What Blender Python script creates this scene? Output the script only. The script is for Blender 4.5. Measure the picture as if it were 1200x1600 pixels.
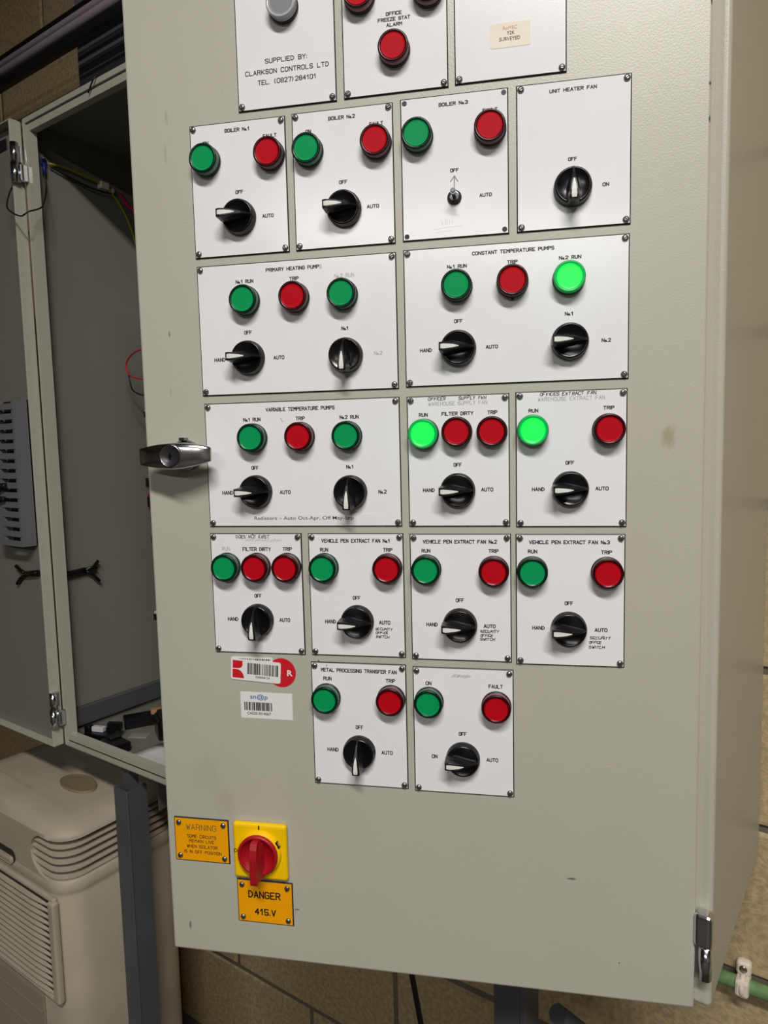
import bpy, bmesh, math, random
from mathutils import Vector, Matrix

for o in list(bpy.data.objects):
    bpy.data.objects.remove(o, do_unlink=True)
SC = bpy.context.scene
COL = SC.collection
rnd = random.Random(7)

# ------------------------------------------------------------------ camera
cam_data = bpy.data.cameras.new('camera')
cam = bpy.data.objects.new('camera', cam_data)
COL.objects.link(cam)
cam_data.sensor_fit = 'HORIZONTAL'
cam_data.sensor_width = 36.0
cam_data.lens = 1103.5 / 1200 * 36.0
cam_data.clip_start = 0.02
_r = Vector((0.5709, 0.4047, -0.0169)).normalized()
_f = Vector((-0.4043, 0.5675, -0.0670)).normalized()
_r = (_r - _f * _r.dot(_f)).normalized()
_u = _r.cross(_f).normalized()
cam.matrix_world = Matrix(((_r.x, _u.x, -_f.x, 0.7043), (_r.y, _u.y, -_f.y, -0.7178), (_r.z, _u.z, -_f.z, 1.5), (0, 0, 0, 1)))
SC.camera = cam

# ------------------------------------------------------------------ world, lamps, exposure
world = bpy.data.worlds.new('plant_room_ambient')
SC.world = world
world.use_nodes = True
world.node_tree.nodes['Background'].inputs[0].default_value = (1.0, 0.97, 0.92, 1)
world.node_tree.nodes['Background'].inputs[1].default_value = 0.01

def lamp(name, loc, target, size_x, size_y, watts, color):
    d = bpy.data.lights.new(name, 'AREA')
    d.shape = 'RECTANGLE'; d.size = size_x; d.size_y = size_y; d.energy = watts; d.color = color
    o = bpy.data.objects.new(name, d); COL.objects.link(o)
    o.location = loc
    o.rotation_euler = (Vector(target) - Vector(loc)).to_track_quat('-Z', 'Y').to_euler()
    return o
lamp('ceiling_batten_near', (1.43, -1.48, 3.06), (1.43, -1.48, 0), 1.3, 0.20, 75, (1.0, 0.97, 0.93))
lamp('ceiling_batten_far', (2.15, -4.60, 3.06), (2.15, -4.60, 0), 3.0, 0.22, 112, (1.0, 0.97, 0.94))

SC.view_settings.view_transform = 'Standard'
SC.view_settings.look = 'None'
SC.view_settings.gamma = 1.0
SC.view_settings.use_curve_mapping = False
SC.view_settings.exposure = 0.0

# ------------------------------------------------------------------ helpers
def lin(c):
    return tuple(((v / 255) / 12.92 if v / 255 <= 0.04045 else ((v / 255 + 0.055) / 1.055) ** 2.4) for v in c)

def mat(name, rgb, rough=0.5, metal=0.0, emit=0.0, bump=0.0, bscale=200.0, var=0.0, vscale=20.0, coat=0.0, spec=0.5, marks=None, detail=2.0):
    m = bpy.data.materials.new(name); m.use_nodes = True
    nt = m.node_tree; b = nt.nodes['Principled BSDF']
    c = lin(rgb)
    b.inputs['Base Color'].default_value = (*c, 1)
    b.inputs['Roughness'].default_value = rough
    b.inputs['Metallic'].default_value = metal
    b.inputs['Specular IOR Level'].default_value = spec
    b.inputs['Coat Weight'].default_value = coat
    if emit:
        b.inputs['Emission Color'].default_value = (*c, 1)
        b.inputs['Emission Strength'].default_value = emit
    tc = None
    if var or bump or marks:
        tc = nt.nodes.new('ShaderNodeTexCoord')
    src = None
    if var:
        n = nt.nodes.new('ShaderNodeTexNoise'); n.inputs['Scale'].default_value = vscale; n.inputs['Detail'].default_value = 5
        nt.links.new(tc.outputs['Object'], n.inputs['Vector'])
        mr = nt.nodes.new('ShaderNodeMapRange')
        mr.inputs[1].default_value = 0.3; mr.inputs[2].default_value = 0.7
        mr.inputs[3].default_value = 1 - var; mr.inputs[4].default_value = 1 + var
        nt.links.new(n.outputs['Fac'], mr.inputs[0])
        mx = nt.nodes.new('ShaderNodeMix'); mx.data_type = 'RGBA'; mx.blend_type = 'MULTIPLY'
        mx.inputs[0].default_value = 1.0
        mx.inputs[6].default_value = (*c, 1)
        nt.links.new(mr.outputs[0], mx.inputs[7])
        nt.links.new(mx.outputs[2], b.inputs['Base Color'])
        src = mx.outputs[2]
    if marks:
        for (x, y, z, rx, ry, rz, col, amt) in marks:      # stains and scratches with a place of their own
            mp = nt.nodes.new('ShaderNodeMapping'); mp.vector_type = 'POINT'
            mp.inputs['Location'].default_value = (-x / rx, -y / ry, -z / rz)
            mp.inputs['Scale'].default_value = (1 / rx, 1 / ry, 1 / rz)
            nt.links.new(tc.outputs['Object'], mp.inputs['Vector'])
            nz = nt.nodes.new('ShaderNodeTexNoise'); nz.inputs['Scale'].default_value = 2.2
            nt.links.new(mp.outputs[0], nz.inputs['Vector'])
            ln = nt.nodes.new('ShaderNodeVectorMath'); ln.operation = 'LENGTH'
            nt.links.new(mp.outputs[0], ln.inputs[0])
            ad = nt.nodes.new('ShaderNodeMath'); ad.operation = 'ADD'
            nt.links.new(ln.outputs['Value'], ad.inputs[0]); nt.links.new(nz.outputs['Fac'], ad.inputs[1])
            mr = nt.nodes.new('ShaderNodeMapRange'); mr.inputs[1].default_value = 0.9; mr.inputs[2].default_value = 1.5
            mr.inputs[3].default_value = amt; mr.inputs[4].default_value = 0.0
            nt.links.new(ad.outputs[0], mr.inputs[0])
            mx = nt.nodes.new('ShaderNodeMix'); mx.data_type = 'RGBA'
            nt.links.new(mr.outputs[0], mx.inputs[0])
            if src is None: mx.inputs[6].default_value = (*c, 1)
            else: nt.links.new(src, mx.inputs[6])
            mx.inputs[7].default_value = (*lin(col), 1)
            src = mx.outputs[2]
            nt.links.new(src, b.inputs['Base Color'])
    if bump:
        n = nt.nodes.new('ShaderNodeTexNoise'); n.inputs['Scale'].default_value = bscale; n.inputs['Detail'].default_value = detail
        nt.links.new(tc.outputs['Object'], n.inputs['Vector'])
        bp = nt.nodes.new('ShaderNodeBump'); bp.inputs['Strength'].default_value = bump; bp.inputs['Distance'].default_value = 0.001 if bscale > 100 else 0.006
        nt.links.new(n.outputs['Fac'], bp.inputs['Height'])
        nt.links.new(bp.outputs[0], b.inputs['Normal'])
    return m

WM = {}
def register(o, M, parent=None):
    COL.objects.link(o)
    WM[o] = M
    if parent is not None:
        o.parent = parent
        o.matrix_basis = WM[parent].inverted() @ M
    else:
        o.matrix_basis = M
    return o

def tag(o, label=None, category=None, group=None, kind=None):
    if label: o['label'] = label
    if category: o['category'] = category
    if group: o['group'] = group
    if kind: o['kind'] = kind
    return o

def empty(name, M):
    o = bpy.data.objects.new(name, None); o.empty_display_size = 0.05
    return register(o, M)

T = Matrix.Translation

class MB:
    """Collects geometry for ONE mesh."""
    def __init__(s):
        s.v = []; s.f = []; s.m = []; s.sm = []
    def add(s, verts, faces, mi=0, smooth=False):
        k = len(s.v); s.v += [tuple(v) for v in verts]
        for f in faces:
            s.f.append([i + k for i in f]); s.m.append(mi); s.sm.append(smooth)
    def box(s, x0, x1, y0, y1, z0, z1, mi=0, M=None):
        vs = [Vector((x, y, z)) for x in (x0, x1) for y in (y0, y1) for z in (z0, z1)]
        if M: vs = [M @ v for v in vs]
        s.add(vs, [(0, 1, 3, 2), (4, 6, 7, 5), (0, 4, 5, 1), (2, 3, 7, 6), (0, 2, 6, 4), (1, 5, 7, 3)], mi)
    def lathe(s, prof, n=32, mi=0, cx=0, cz=0, smooth=True, cap=True, y0=0):
        """prof: (radius, height towards the viewer); axis -Y. mi may be a list, one per ring."""
        vs = []
        for r, h in prof:
            for i in range(n):
                a = 2 * math.pi * i / n
                vs.append((cx + r * math.cos(a), y0 - h, cz + r * math.sin(a)))
        k = len(s.v); s.v += vs
        for j in range(len(prof) - 1):
            m_ = mi[j] if isinstance(mi, (list, tuple)) else mi
            for i in range(n):
                i2 = (i + 1) % n
                s.f.append([k + j * n + i, k + j * n + i2, k + (j + 1) * n + i2, k + (j + 1) * n + i]); s.m.append(m_); s.sm.append(smooth)
        if cap:
            m_ = mi[-1] if isinstance(mi, (list, tuple)) else mi
            s.f.append([k + (len(prof) - 1) * n + i for i in range(n)]); s.m.append(m_); s.sm.append(False)
    def tube(s, pts, r, n=10, mi=0, smooth_path=True, closed=False):
        P = [Vector(p) for p in pts]
        if smooth_path and len(P) > 2:
            Q = []
            m = len(P)
            for i in range(m if closed else m - 1):
                p0 = P[(i - 1) % m] if closed else P[max(i - 1, 0)]
                p1 = P[i]; p2 = P[(i + 1) % m]; p3 = P[(i + 2) % m] if closed else P[min(i + 2, m - 1)]
                for t in (0, .2, .4, .6, .8):
                    Q.append(.5 * ((2 * p1) + (p2 - p0) * t + (2 * p0 - 5 * p1 + 4 * p2 - p3) * t * t + (3 * p1 - p0 - 3 * p2 + p3) * t ** 3))
            if not closed: Q.append(P[-1])
            P = Q
        m = len(P); k = len(s.v); prev = None
        for i, p in enumerate(P):
            d = (P[(i + 1) % m] - P[i - 1]) if closed else (P[min(i + 1, m - 1)] - P[max(i - 1, 0)])
            d.normalize()
            a = prev - d * prev.dot(d) if prev is not None else d.orthogonal()
            a.normalize(); prev = a; b = d.cross(a)
            for j in range(n):
                t = 2 * math.pi * j / n
                s.v.append(tuple(p + (a * math.cos(t) + b * math.sin(t)) * r))
        for i in range(m if closed else m - 1):
            for j in range(n):
                j2 = (j + 1) % n; i2 = (i + 1) % m
                s.f.append([k + i * n + j, k + i2 * n + j, k + i2 * n + j2, k + i * n + j2]); s.m.append(mi); s.sm.append(True)
        if not closed:
            s.f.append([k + j for j in range(n)]); s.m.append(mi); s.sm.append(False)
            s.f.append([k + (m - 1) * n + j for j in range(n)][::-1]); s.m.append(mi); s.sm.append(False)
    def prism(s, poly, y0, y1, mi=0, side=None):
        """poly in (x, z), extruded from y0 (back) to y1 (front, smaller y)."""
        n = len(poly)
        s.add([(x, y0, z) for x, z in poly] + [(x, y1, z) for x, z in poly],
              [list(range(n))[::-1], list(range(n, 2 * n))] + [(i, (i + 1) % n, n + (i + 1) % n, n + i) for i in range(n)], mi)
        if side is not None:
            for j in range(n): s.m[-1 - j] = side
            s.m[-n - 2] = side
    def prism_z(s, poly, z0, z1, mi=0):
        n = len(poly)
        s.add([(x, y, z0) for x, y in poly] + [(x, y, z1) for x, y in poly],
              [list(range(n))[::-1], list(range(n, 2 * n))] + [(i, (i + 1) % n, n + (i + 1) % n, n + i) for i in range(n)], mi)
    def loft(s, rings, mi=0, smooth=True, caps=True):
        n = len(rings[0]); k = len(s.v)
        for r in rings: s.v += [tuple(p) for p in r]
        for j in range(len(rings) - 1):
            for i in range(n):
                i2 = (i + 1) % n
                s.f.append([k + j * n + i, k + j * n + i2, k + (j + 1) * n + i2, k + (j + 1) * n + i]); s.m.append(mi); s.sm.append(smooth)
        if caps:
            s.f.append([k + i for i in range(n)][::-1]); s.m.append(mi); s.sm.append(False)
            s.f.append([k + (len(rings) - 1) * n + i for i in range(n)]); s.m.append(mi); s.sm.append(False)
    def rbox(s, x0, x1, y0, y1, z0, z1, r=0.003, seg=2, mi=0, edges='all'):
        bm = bmesh.new()
        bmesh.ops.create_cube(bm, size=1)
        for v in bm.verts:
            v.co = Vector(((x0 + x1) / 2 + v.co.x * (x1 - x0), (y0 + y1) / 2 + v.co.y * (y1 - y0), (z0 + z1) / 2 + v.co.z * (z1 - z0)))
        ed = bm.edges[:]
        if edges == 'y': ed = [e for e in ed if abs((e.verts[0].co - e.verts[1].co).y) > 1e-6]
        if edges == 'z': ed = [e for e in ed if abs((e.verts[0].co - e.verts[1].co).z) > 1e-6]
        bmesh.ops.bevel(bm, geom=ed, offset=r, segments=seg, affect='EDGES', profile=0.5)
        s.from_bm(bm, mi)
    def from_bm(s, bm, mi=0, smooth=False):
        bm.verts.index_update()
        bmesh.ops.recalc_face_normals(bm, faces=bm.faces)
        s.add([v.co.copy() for v in bm.verts], [[v.index for v in f.verts] for f in bm.faces], mi, smooth)
        bm.free()
    def mesh(s, name, mats):
        me = bpy.data.meshes.new(name)
        me.from_pydata(s.v, [], s.f)
        for m_ in (mats if isinstance(mats, (list, tuple)) else [mats]): me.materials.append(m_)
        me.polygons.foreach_set('material_index', s.m)
        me.polygons.foreach_set('use_smooth', s.sm)
        me.update()
        bm = bmesh.new(); bm.from_mesh(me)
        bmesh.ops.recalc_face_normals(bm, faces=bm.faces)
        bm.to_mesh(me); bm.free()
        return me
    def build(s, name, mats, parent=None, M=None, origin=None):
        """M: transform of the coordinates the mesh was written in; origin: point (in those coordinates) that becomes the object's origin."""
        M = M or Matrix.Identity(4)
        if origin is not None:
            o = Vector(origin); s.v = [tuple(Vector(v) - o) for v in s.v]; M = M @ T(o)
        return register(bpy.data.objects.new(name, s.mesh(name, mats)), M, parent)

def inst(name, me, parent, M):
    return register(bpy.data.objects.new(name, me), M, parent)

# ------------------------------------------------------------------ materials
PAINT_MARKS = [(.138, 0, .000, .008, .05, .013, (150, 134, 88), .55), (.051, 0, -.444, .006, .05, .0016, (70, 68, 62), .8),
               (-.242, 0, -.508, .004, .05, .0012, (90, 86, 80), .8), (-.370, 0, -.540, .0018, .05, .006, (90, 88, 80), .8),
               (-.349, 0, .335, .002, .05, .010, (140, 137, 126), .4), (-.352, 0, .300, .0018, .05, .012, (140, 137, 126), .4),
               (-.358, 0, .12, .0012, .05, .004, (100, 98, 90), .8), (-.36, 0, .06, .0014, .05, .006, (146, 142, 132), .5),
               (-.32, 0, -.39, .016, .05, .02, (160, 157, 144), .3), (.098, 0, -.53, .001, .05, .001, (60, 58, 52), .9),
               (.1685, 0, .38, .0012, .05, .006, (60, 58, 52), .9), (.169, 0, .31, .0022, .05, .0022, (50, 48, 44), .9), (.1688, 0, .28, .0012, .05, .004, (60, 58, 52), .9),
               (-.34, 0, -.36, .02, .05, .03, (162, 159, 146), .25)]
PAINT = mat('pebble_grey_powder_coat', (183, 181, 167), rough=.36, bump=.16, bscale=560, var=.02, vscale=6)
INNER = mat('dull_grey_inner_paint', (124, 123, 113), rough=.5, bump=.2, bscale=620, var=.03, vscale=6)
DOOR_PAINT = mat('pebble_grey_door_paint', (183, 181, 167), rough=.35, bump=.16, bscale=560, var=.02, vscale=6, marks=PAINT_MARKS)
DARK_STEEL = mat('galvanised_grey_steel', (84, 87, 91), rough=.55, metal=.2, var=.08, vscale=14)
TRUNK_GREY = mat('dark_grey_trunking', (108, 112, 118), rough=.6, var=.06, vscale=9)
RUBBER = mat('black_rubber', (16, 16, 17), rough=.7)
BLACK = mat('black_plastic', (13, 13, 14), rough=.28)
KNOB = mat('black_glossy_knob', (11, 11, 13), rough=.22)
KNOB_RIDGE = mat('black_satin_pointer', (17, 17, 18), rough=.33)
WHITE = mat('white_marker_inlay', (226, 226, 220), rough=.5)
LAMINATE = mat('white_engraving_laminate', (236, 235, 237), rough=.17, spec=.4, bump=.03, bscale=900, var=.012, vscale=30)
CORE = mat('black_laminate_core', (20, 19, 18), rough=.5)
YELLOW = mat('yellow_engraving_laminate', (246, 166, 0), rough=.5, spec=.25, var=.03, vscale=25)
ISO_YELLOW = mat('yellow_switch_plastic', (248, 200, 0), rough=.45, spec=.3)
ISO_RED = mat('red_switch_plastic', (168, 14, 28), rough=.42)
ISO_DARK = mat('dark_red_recess', (72, 8, 14), rough=.5)
INK = mat('black_engraving_fill', (24, 23, 24), rough=.6)
FADED = mat('faded_brown_engraving', (104, 84, 44), rough=.6)
PEN = mat('black_marker_ink', (32, 31, 34), rough=.6)
GHOST = mat('worn_grey_engraving', (176, 174, 172), rough=.6)
GHOST_RED = mat('faded_red_print', (214, 140, 122), rough=.6)
BROWN_INK = mat('brown_black_print', (70, 52, 52), rough=.6)
SCREW = mat('nickel_screw_head', (150, 147, 142), rough=.30, metal=.9)
SLOT = mat('screw_slot_shadow_metal', (30, 29, 28), rough=.6)
CHROME = mat('chrome', (214, 216, 220), rough=.17, metal=1.0)
CHROME_D = mat('worn_chrome', (150, 152, 156), rough=.22, metal=1.0)
COLLAR = mat('lamp_black_collar', (26, 26, 28), rough=.32)
G_FACE = mat('green_lens_face', (4, 150, 84), rough=.55, spec=.12)
G_RIM = mat('green_lens_rim', (2, 40, 24), rough=.24, spec=.35)
G_SIDE = mat('green_lens_side', (104, 150, 132), rough=.3)
R_FACE = mat('red_lens_face', (184, 4, 22), rough=.55, spec=.12)
R_RIM = mat('red_lens_rim', (54, 4, 9), rough=.24, spec=.35)
R_SIDE = mat('red_lens_side', (162, 118, 122), rough=.3)
L_FACE = mat('lit_green_lens_face', (0, 255, 78), rough=.4, emit=1.0)
L_RIM = mat('lit_green_lens_rim', (0, 150, 70), rough=.3, emit=.25)
L_FACE.node_tree.nodes['Principled BSDF'].inputs['Base Color'].default_value = (0, .05, .012, 1)
W_FACE = mat('grey_clear_lens_face', (132, 134, 137), rough=.45, spec=.3)
W_RIM = mat('clear_lens_rim', (176, 178, 180), rough=.2)
PAPER = mat('white_paper_label', (232, 231, 228), rough=.55)
CREAM = mat('aged_cream_label', (232, 223, 204), rough=.55, var=.03, vscale=60)
TAPE = mat('clear_lettering_tape', (234, 233, 234), rough=.36)
LOGO_RED = mat('red_print', (203, 18, 34), rough=.5)
LOGO_BLUE = mat('blue_print', (38, 112, 170), rough=.5)
BAR = mat('barcode_black_print', (48, 47, 46), rough=.55)
AC = mat('aged_beige_plastic', (178, 169, 150), rough=.55, var=.09, vscale=9, marks=[(-.62, .0, .83, .05, .02, .05, (110, 98, 80), .5), (-.56, -.03, .83, .004, .03, .03, (90, 80, 66), .6), (-.68, -.06, .83, .05, .006, .03, (96, 84, 68), .6)])
AC_DARK = mat('dark_vent_interior', (44, 39, 33), rough=.8)
BLOCK = mat('fair_faced_concrete_block', (178, 158, 121), rough=.95, bump=1.0, bscale=230, var=.25, vscale=110, detail=6.0, spec=.2)
MORTAR = mat('grey_mortar', (112, 104, 90), rough=.95, bump=.6, bscale=150, var=.1, vscale=40, spec=.2)
CONC = mat('dark_dusty_screed_floor', (58, 54, 49), rough=.8, var=.15, vscale=3)
ROOMW = mat('painted_block_wall', (130, 124, 114), rough=.9, var=.05, vscale=2)
CONDUIT = mat('pale_grey_conduit', (176, 164, 172), rough=.45)
CABLE_BLK = mat('black_cable_sheath', (18, 17, 20), rough=.5)
GREEN_PIPE = mat('green_pipe_paint', (112, 146, 96), rough=.5, var=.38, vscale=45)
CLIPM = mat('cream_plastic_clip', (226, 214, 196), rough=.5)
DUCT_GREY = mat('grey_slotted_duct_plastic', (112, 113, 115), rough=.55)
EARTH = mat('green_yellow_wire', (150, 160, 40), rough=.5)
PINK = mat('pink_wire', (200, 30, 90), rough=.5)
REDW = mat('red_wire', (180, 40, 50), rough=.5)
BLUE = mat('blue_crimp_terminal', (30, 40, 130), rough=.45)

# ------------------------------------------------------------------ dimensions (metres; X along the wall, Y into the wall, Z up)
CX0, CX1, CY1, CZ0, CZ1 = -.590, .580, .328, .927, 2.100     # cabinet body
WALLY = .335
TH = math.radians(24.65)                                     # how far the right door stands open
D = T((.4124, -.0816, 1.5)) @ Matrix.Rotation(TH, 4, 'Z')    # frame of the right door's outer face: x along it, -y outwards, z up
mm = .001

# ------------------------------------------------------------------ room
def slab(name, a, m_):
    b = MB(); b.box(*a, 0)
    o = b.build(name, m_, origin=((a[0] + a[1]) / 2, (a[2] + a[3]) / 2, a[4]))
    return tag(o, kind='structure')
slab('floor', (-4.0, 5.0, -8.6, .6, -.1, 0), CONC)
slab('ceiling', (-4.0, 5.0, -8.6, .6, 3.20, 3.30), ROOMW)
slab('wall_left', (-4.1, -4.0, -8.6, .6, 0, 3.20), ROOMW)
slab('wall_right', (5.0, 5.1, -8.6, .6, 0, 3.20), ROOMW)
slab('wall_front', (-4.0, 5.0, -8.7, -8.6, 0, 3.20), ROOMW)
wall = slab('wall_back', (-4.0, 5.0, WALLY + .005, .6, 0, 3.20), MORTAR)

def block_mesh(w, h, seed):
    r = random.Random(seed)
    b = MB(); c = .005
    x, z = w / 2, h / 2
    j = lambda: r.uniform(-.0015, .0015)
    front = [(-x + c + j(), 0, -z + c + j()), (0, j(), -z + c * .7 + j()), (x - c + j(), 0, -z + c + j()), (x - c + j(), j(), 0), (x - c + j(), 0, z - c + j()), (0, j(), z - c * .7 + j()), (-x + c + j(), 0, z - c + j()), (-x + c + j(), j(), 0)]
    mid = [(-x, .006, -z), (0, .006, -z), (x, .006, -z), (x, .006, 0), (x, .006, z), (0, .006, z), (-x, .006, z), (-x, .006, 0)]
    back = [(p[0], .010, p[2]) for p in mid]
    b.loft([back, mid, front], caps=True, smooth=False)
    return b.mesh('block', BLOCK)
block_meshes = [block_mesh(.440, .215, s) for s in range(6)]
half_mesh = block_mesh(.215, .215, 9)
for row in range(0, 15):
    z = .056 + .1125 + row * .225
    for c in range(-8, 4):
        x = c * .45 + (.225 if row % 2 else 0) + (.29 if row > 6 else .40)
        me = block_meshes[rnd.randrange(6)]
        inst('block', me, wall, T((x, WALLY + rnd.uniform(-.0015, .0015), z)))

# ------------------------------------------------------------------ control cabinet
cab = empty('control_cabinet', T((0, .16, CZ0)))
tag(cab, 'large grey steel wall cabinet with its plate-covered right door ajar and left door open', 'cabinet')
bm = bmesh.new()
bmesh.ops.create_cube(bm, size=1)
for v in bm.verts:
    v.co = Vector(((CX0 + CX1) / 2 + v.co.x * (CX1 - CX0), CY1 / 2 + v.co.y * CY1, (CZ0 + CZ1) / 2 + v.co.z * (CZ1 - CZ0)))
bmesh.ops.bevel(bm, geom=bm.edges[:], offset=.0055, segments=5, affect='EDGES', profile=.5)
ff = min(bm.faces, key=lambda f: (f.calc_center_median().y, -f.calc_area()))
bmesh.ops.inset_region(bm, faces=[ff], thickness=.0065, use_even_offset=True)
ret = bmesh.ops.extrude_face_region(bm, geom=[ff])
nv = [g for g in ret['geom'] if isinstance(g, bmesh.types.BMVert)]
bmesh.ops.translate(bm, verts=nv, vec=(0, .012, 0))
nf = [g for g in ret['geom'] if isinstance(g, bmesh.types.BMFace)]
bmesh.ops.inset_region(bm, faces=nf, thickness=.017, use_even_offset=True)
bmesh.ops.delete(bm, geom=nf + ([ff] if ff.is_valid else []), context='FACES')
b = MB(); b.from_bm(bm)
body = b.build('body', PAINT, cab, origin=(0, .16, CZ0))
# seal rail round the opening: a rectangular upstand inside the gutter, and its rubber
def ring(b, i0, i1, y0, y1, mi=0):
    x0, x1, z0, z1 = CX0 + i0, CX1 - i0, CZ0 + i0, CZ1 - i0
    X0, X1, Z0, Z1 = CX0 + i1, CX1 - i1, CZ0 + i1, CZ1 - i1
    b.box(x0, X0, y0, y1, z0, z1, mi); b.box(X1, x1, y0, y1, z0, z1, mi)
    b.box(X0, X1, y0, y1, z0, Z0, mi); b.box(X0, X1, y0, y1, Z1, z1, mi)
b = MB(); ring(b, .0172, .0292, -.0008, .0122)
b.build('seal_rail', PAINT, body)
b = MB(); ring(b, .0121, .0171, .004, .0118)
b.build('gutter_seal', RUBBER, body)
b = MB(); b.rbox(CX1 - .034, CX1 - .0112, -.0004, .012, CZ0 + .012, CZ1 - .012, .0004, 1)
b.build('hinge_jamb', PAINT, body, origin=(CX1 - .03, 0, CZ0))
# the dull inner lining of the shell
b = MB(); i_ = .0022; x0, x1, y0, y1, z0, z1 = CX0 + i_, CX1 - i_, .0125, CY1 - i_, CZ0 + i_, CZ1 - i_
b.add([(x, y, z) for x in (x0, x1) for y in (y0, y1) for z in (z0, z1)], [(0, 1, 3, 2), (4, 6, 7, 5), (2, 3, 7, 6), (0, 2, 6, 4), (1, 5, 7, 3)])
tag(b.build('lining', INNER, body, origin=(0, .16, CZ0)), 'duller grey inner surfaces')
# dark grey strip along the foot of the left side and the mounting plate at the back
b = MB(); b.rbox(CX0 + .001, CX0 + .012, .016, CY1 - .004, .958, .996, .002, 1)
b.build('side_strip', DARK_STEEL, body)
b = MB(); b.box(CX0 + .06, CX1 - .06, CY1 - .03, CY1 - .026, CZ0 + .06, CZ1 - .06)
b.build('mounting_plate', mat('galvanised_mounting_plate', (150, 150, 146), rough=.45, metal=.4), body)

# right door (outer face carries the plates), in its own frame
rdoor = MB(); rdoor.rbox(-.3915, .1699, 0, .013, -.5701, .597, .0022, 2)
rd = rdoor.build('door', DOOR_PAINT, cab, D)
tag(rd, 'grey right door carrying all the control plates')
# handle: chrome boat-shaped lever with lock barrel, on a round rose
HXc, HZc = -.3455, -.0068
b = MB(); b.lathe([(.0165, 0), (.0165, .004), (.014, .007), (.0105, .008), (.0105, .026)], 28, 0, HXc, HZc)
b.box(-.003 + HXc, .003 + HXc, -.010, -.0, HZc + .0155, HZc + .0185)
b.build('handle_rose', CHROME_D, rd, D, origin=(HXc, 0, HZc))
b = MB(); rings = []
for x, hu, hd, yb, yf in ((-.0385, .0070, .0080, .024, .0275), (-.0375, .0082, .0092, .0225, .0295), (-.030, .0100, .0108, .0215, .0318), (-.016, .0122, .0128, .021, .0345), (0, .0134, .0140, .021, .0360),
                          (.012, .0132, .0132, .021, .0355), (.024, .0118, .0108, .0215, .0330), (.033, .0100, .0084, .022, .0300), (.0385, .0084, .0066, .0235, .0275), (.0395, .0072, .0052, .0245, .0262)):
    rg = []
    for a in range(16):
        t = 2 * math.pi * a / 16
        cz, sy = math.cos(t), math.sin(t)
        e = .55
        zz = math.copysign(abs(cz) ** e, cz); yy = math.copysign(abs(sy) ** e, sy)
        rg.append((HXc + x, -((yb + yf) / 2 + (yf - yb) / 2 * yy), HZc + (hu if zz > 0 else hd) * zz))
    rings.append(rg)
b.loft(rings)
b.build('handle', CHROME, rd, D, origin=(HXc, -.02, HZc))
b = MB(); b.lathe([(.0122, .034), (.0122, .0372), (.0108, .0378), (.0098, .0366), (.002, .0366)], 28, [0, 0, 0, 1], HXc, HZc)
b.box(HXc - .0009, HXc + .0009, -.0372, -.0366, HZc - .0035, HZc + .0035, 2); b.lathe([(.0022, .0366), (.0022, .0371)], 12, 2, HXc, HZc)
b.build('lock_barrel', [CHROME_D, mat('lock_core', (92, 88, 92), rough=.3, metal=.8), BLACK], rd, D, origin=(HXc, -.034, HZc))

# lower right hinge (chrome lift-off hinge on the body lip)
def hinge(parent, x0, x1, z0, z1, mid, flip):
    b = MB()
    y0, y1 = -.016, .0
    w = x1 - x0
    # upper leaf: block with a rounded outer corner
    b.rbox(x0, x1, y0, y1, mid, z1, .0045, 3)
    b.build('hinge_leaf', CHROME, parent, origin=(x0, 0, mid))
    b = MB()
    cx = x1 - .0065
    pts = [(cx, y0 + .006, z0), (cx, y0 + .006, mid + .001)]
    b.tube(pts, .0062, 18, smooth_path=False)
    b.rbox(x0, cx - .003, y0 + .006, y1, z0 + .002, mid, .001, 1)
    b.build('hinge_knuckle', CHROME, parent, origin=(cx, 0, z0))
hinge(body, .5655, .5825, .966, 1.034, .999, 0)
hinge(body, .5655, .5825, 1.995, 2.063, 2.028, 0)

# left door, folded right back: a shallow tray seen from inside
LX1, LX0, LZ0, LZ1 = -.5900, -1.160, .930, 2.094
bm = bmesh.new(); bmesh.ops.create_cube(bm, size=1)
for v in bm.verts:
    v.co = Vector(((LX0 + LX1) / 2 + v.co.x * (LX1 - LX0), -.010 + v.co.y * .022, (LZ0 + LZ1) / 2 + v.co.z * (LZ1 - LZ0)))
bmesh.ops.bevel(bm, geom=[e for e in bm.edges], offset=.002, segments=2, affect='EDGES')
ff = max((f for f in bm.faces if f.normal.y < -.9), key=lambda f: f.calc_area())
bmesh.ops.inset_region(bm, faces=[ff], thickness=.0015, use_even_offset=True)
ret = bmesh.ops.extrude_face_region(bm, geom=[ff])
bmesh.ops.translate(bm, verts=[g for g in ret['geom'] if isinstance(g, bmesh.types.BMVert)], vec=(0, .017, 0))
bmesh.ops.delete(bm, geom=[ff] if ff.is_valid else [], context='FACES')
b = MB(); b.from_bm(bm)
ld = b.build('door', PAINT, cab, origin=(LX1, 0, LZ0))
tag(ld, 'left door folded back, grey inner face showing')
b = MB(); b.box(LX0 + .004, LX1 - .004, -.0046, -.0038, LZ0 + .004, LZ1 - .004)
tag(b.build('inner_panel', INNER, ld, origin=(LX1, -.004, LZ0)), 'duller grey inner panel')
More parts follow.
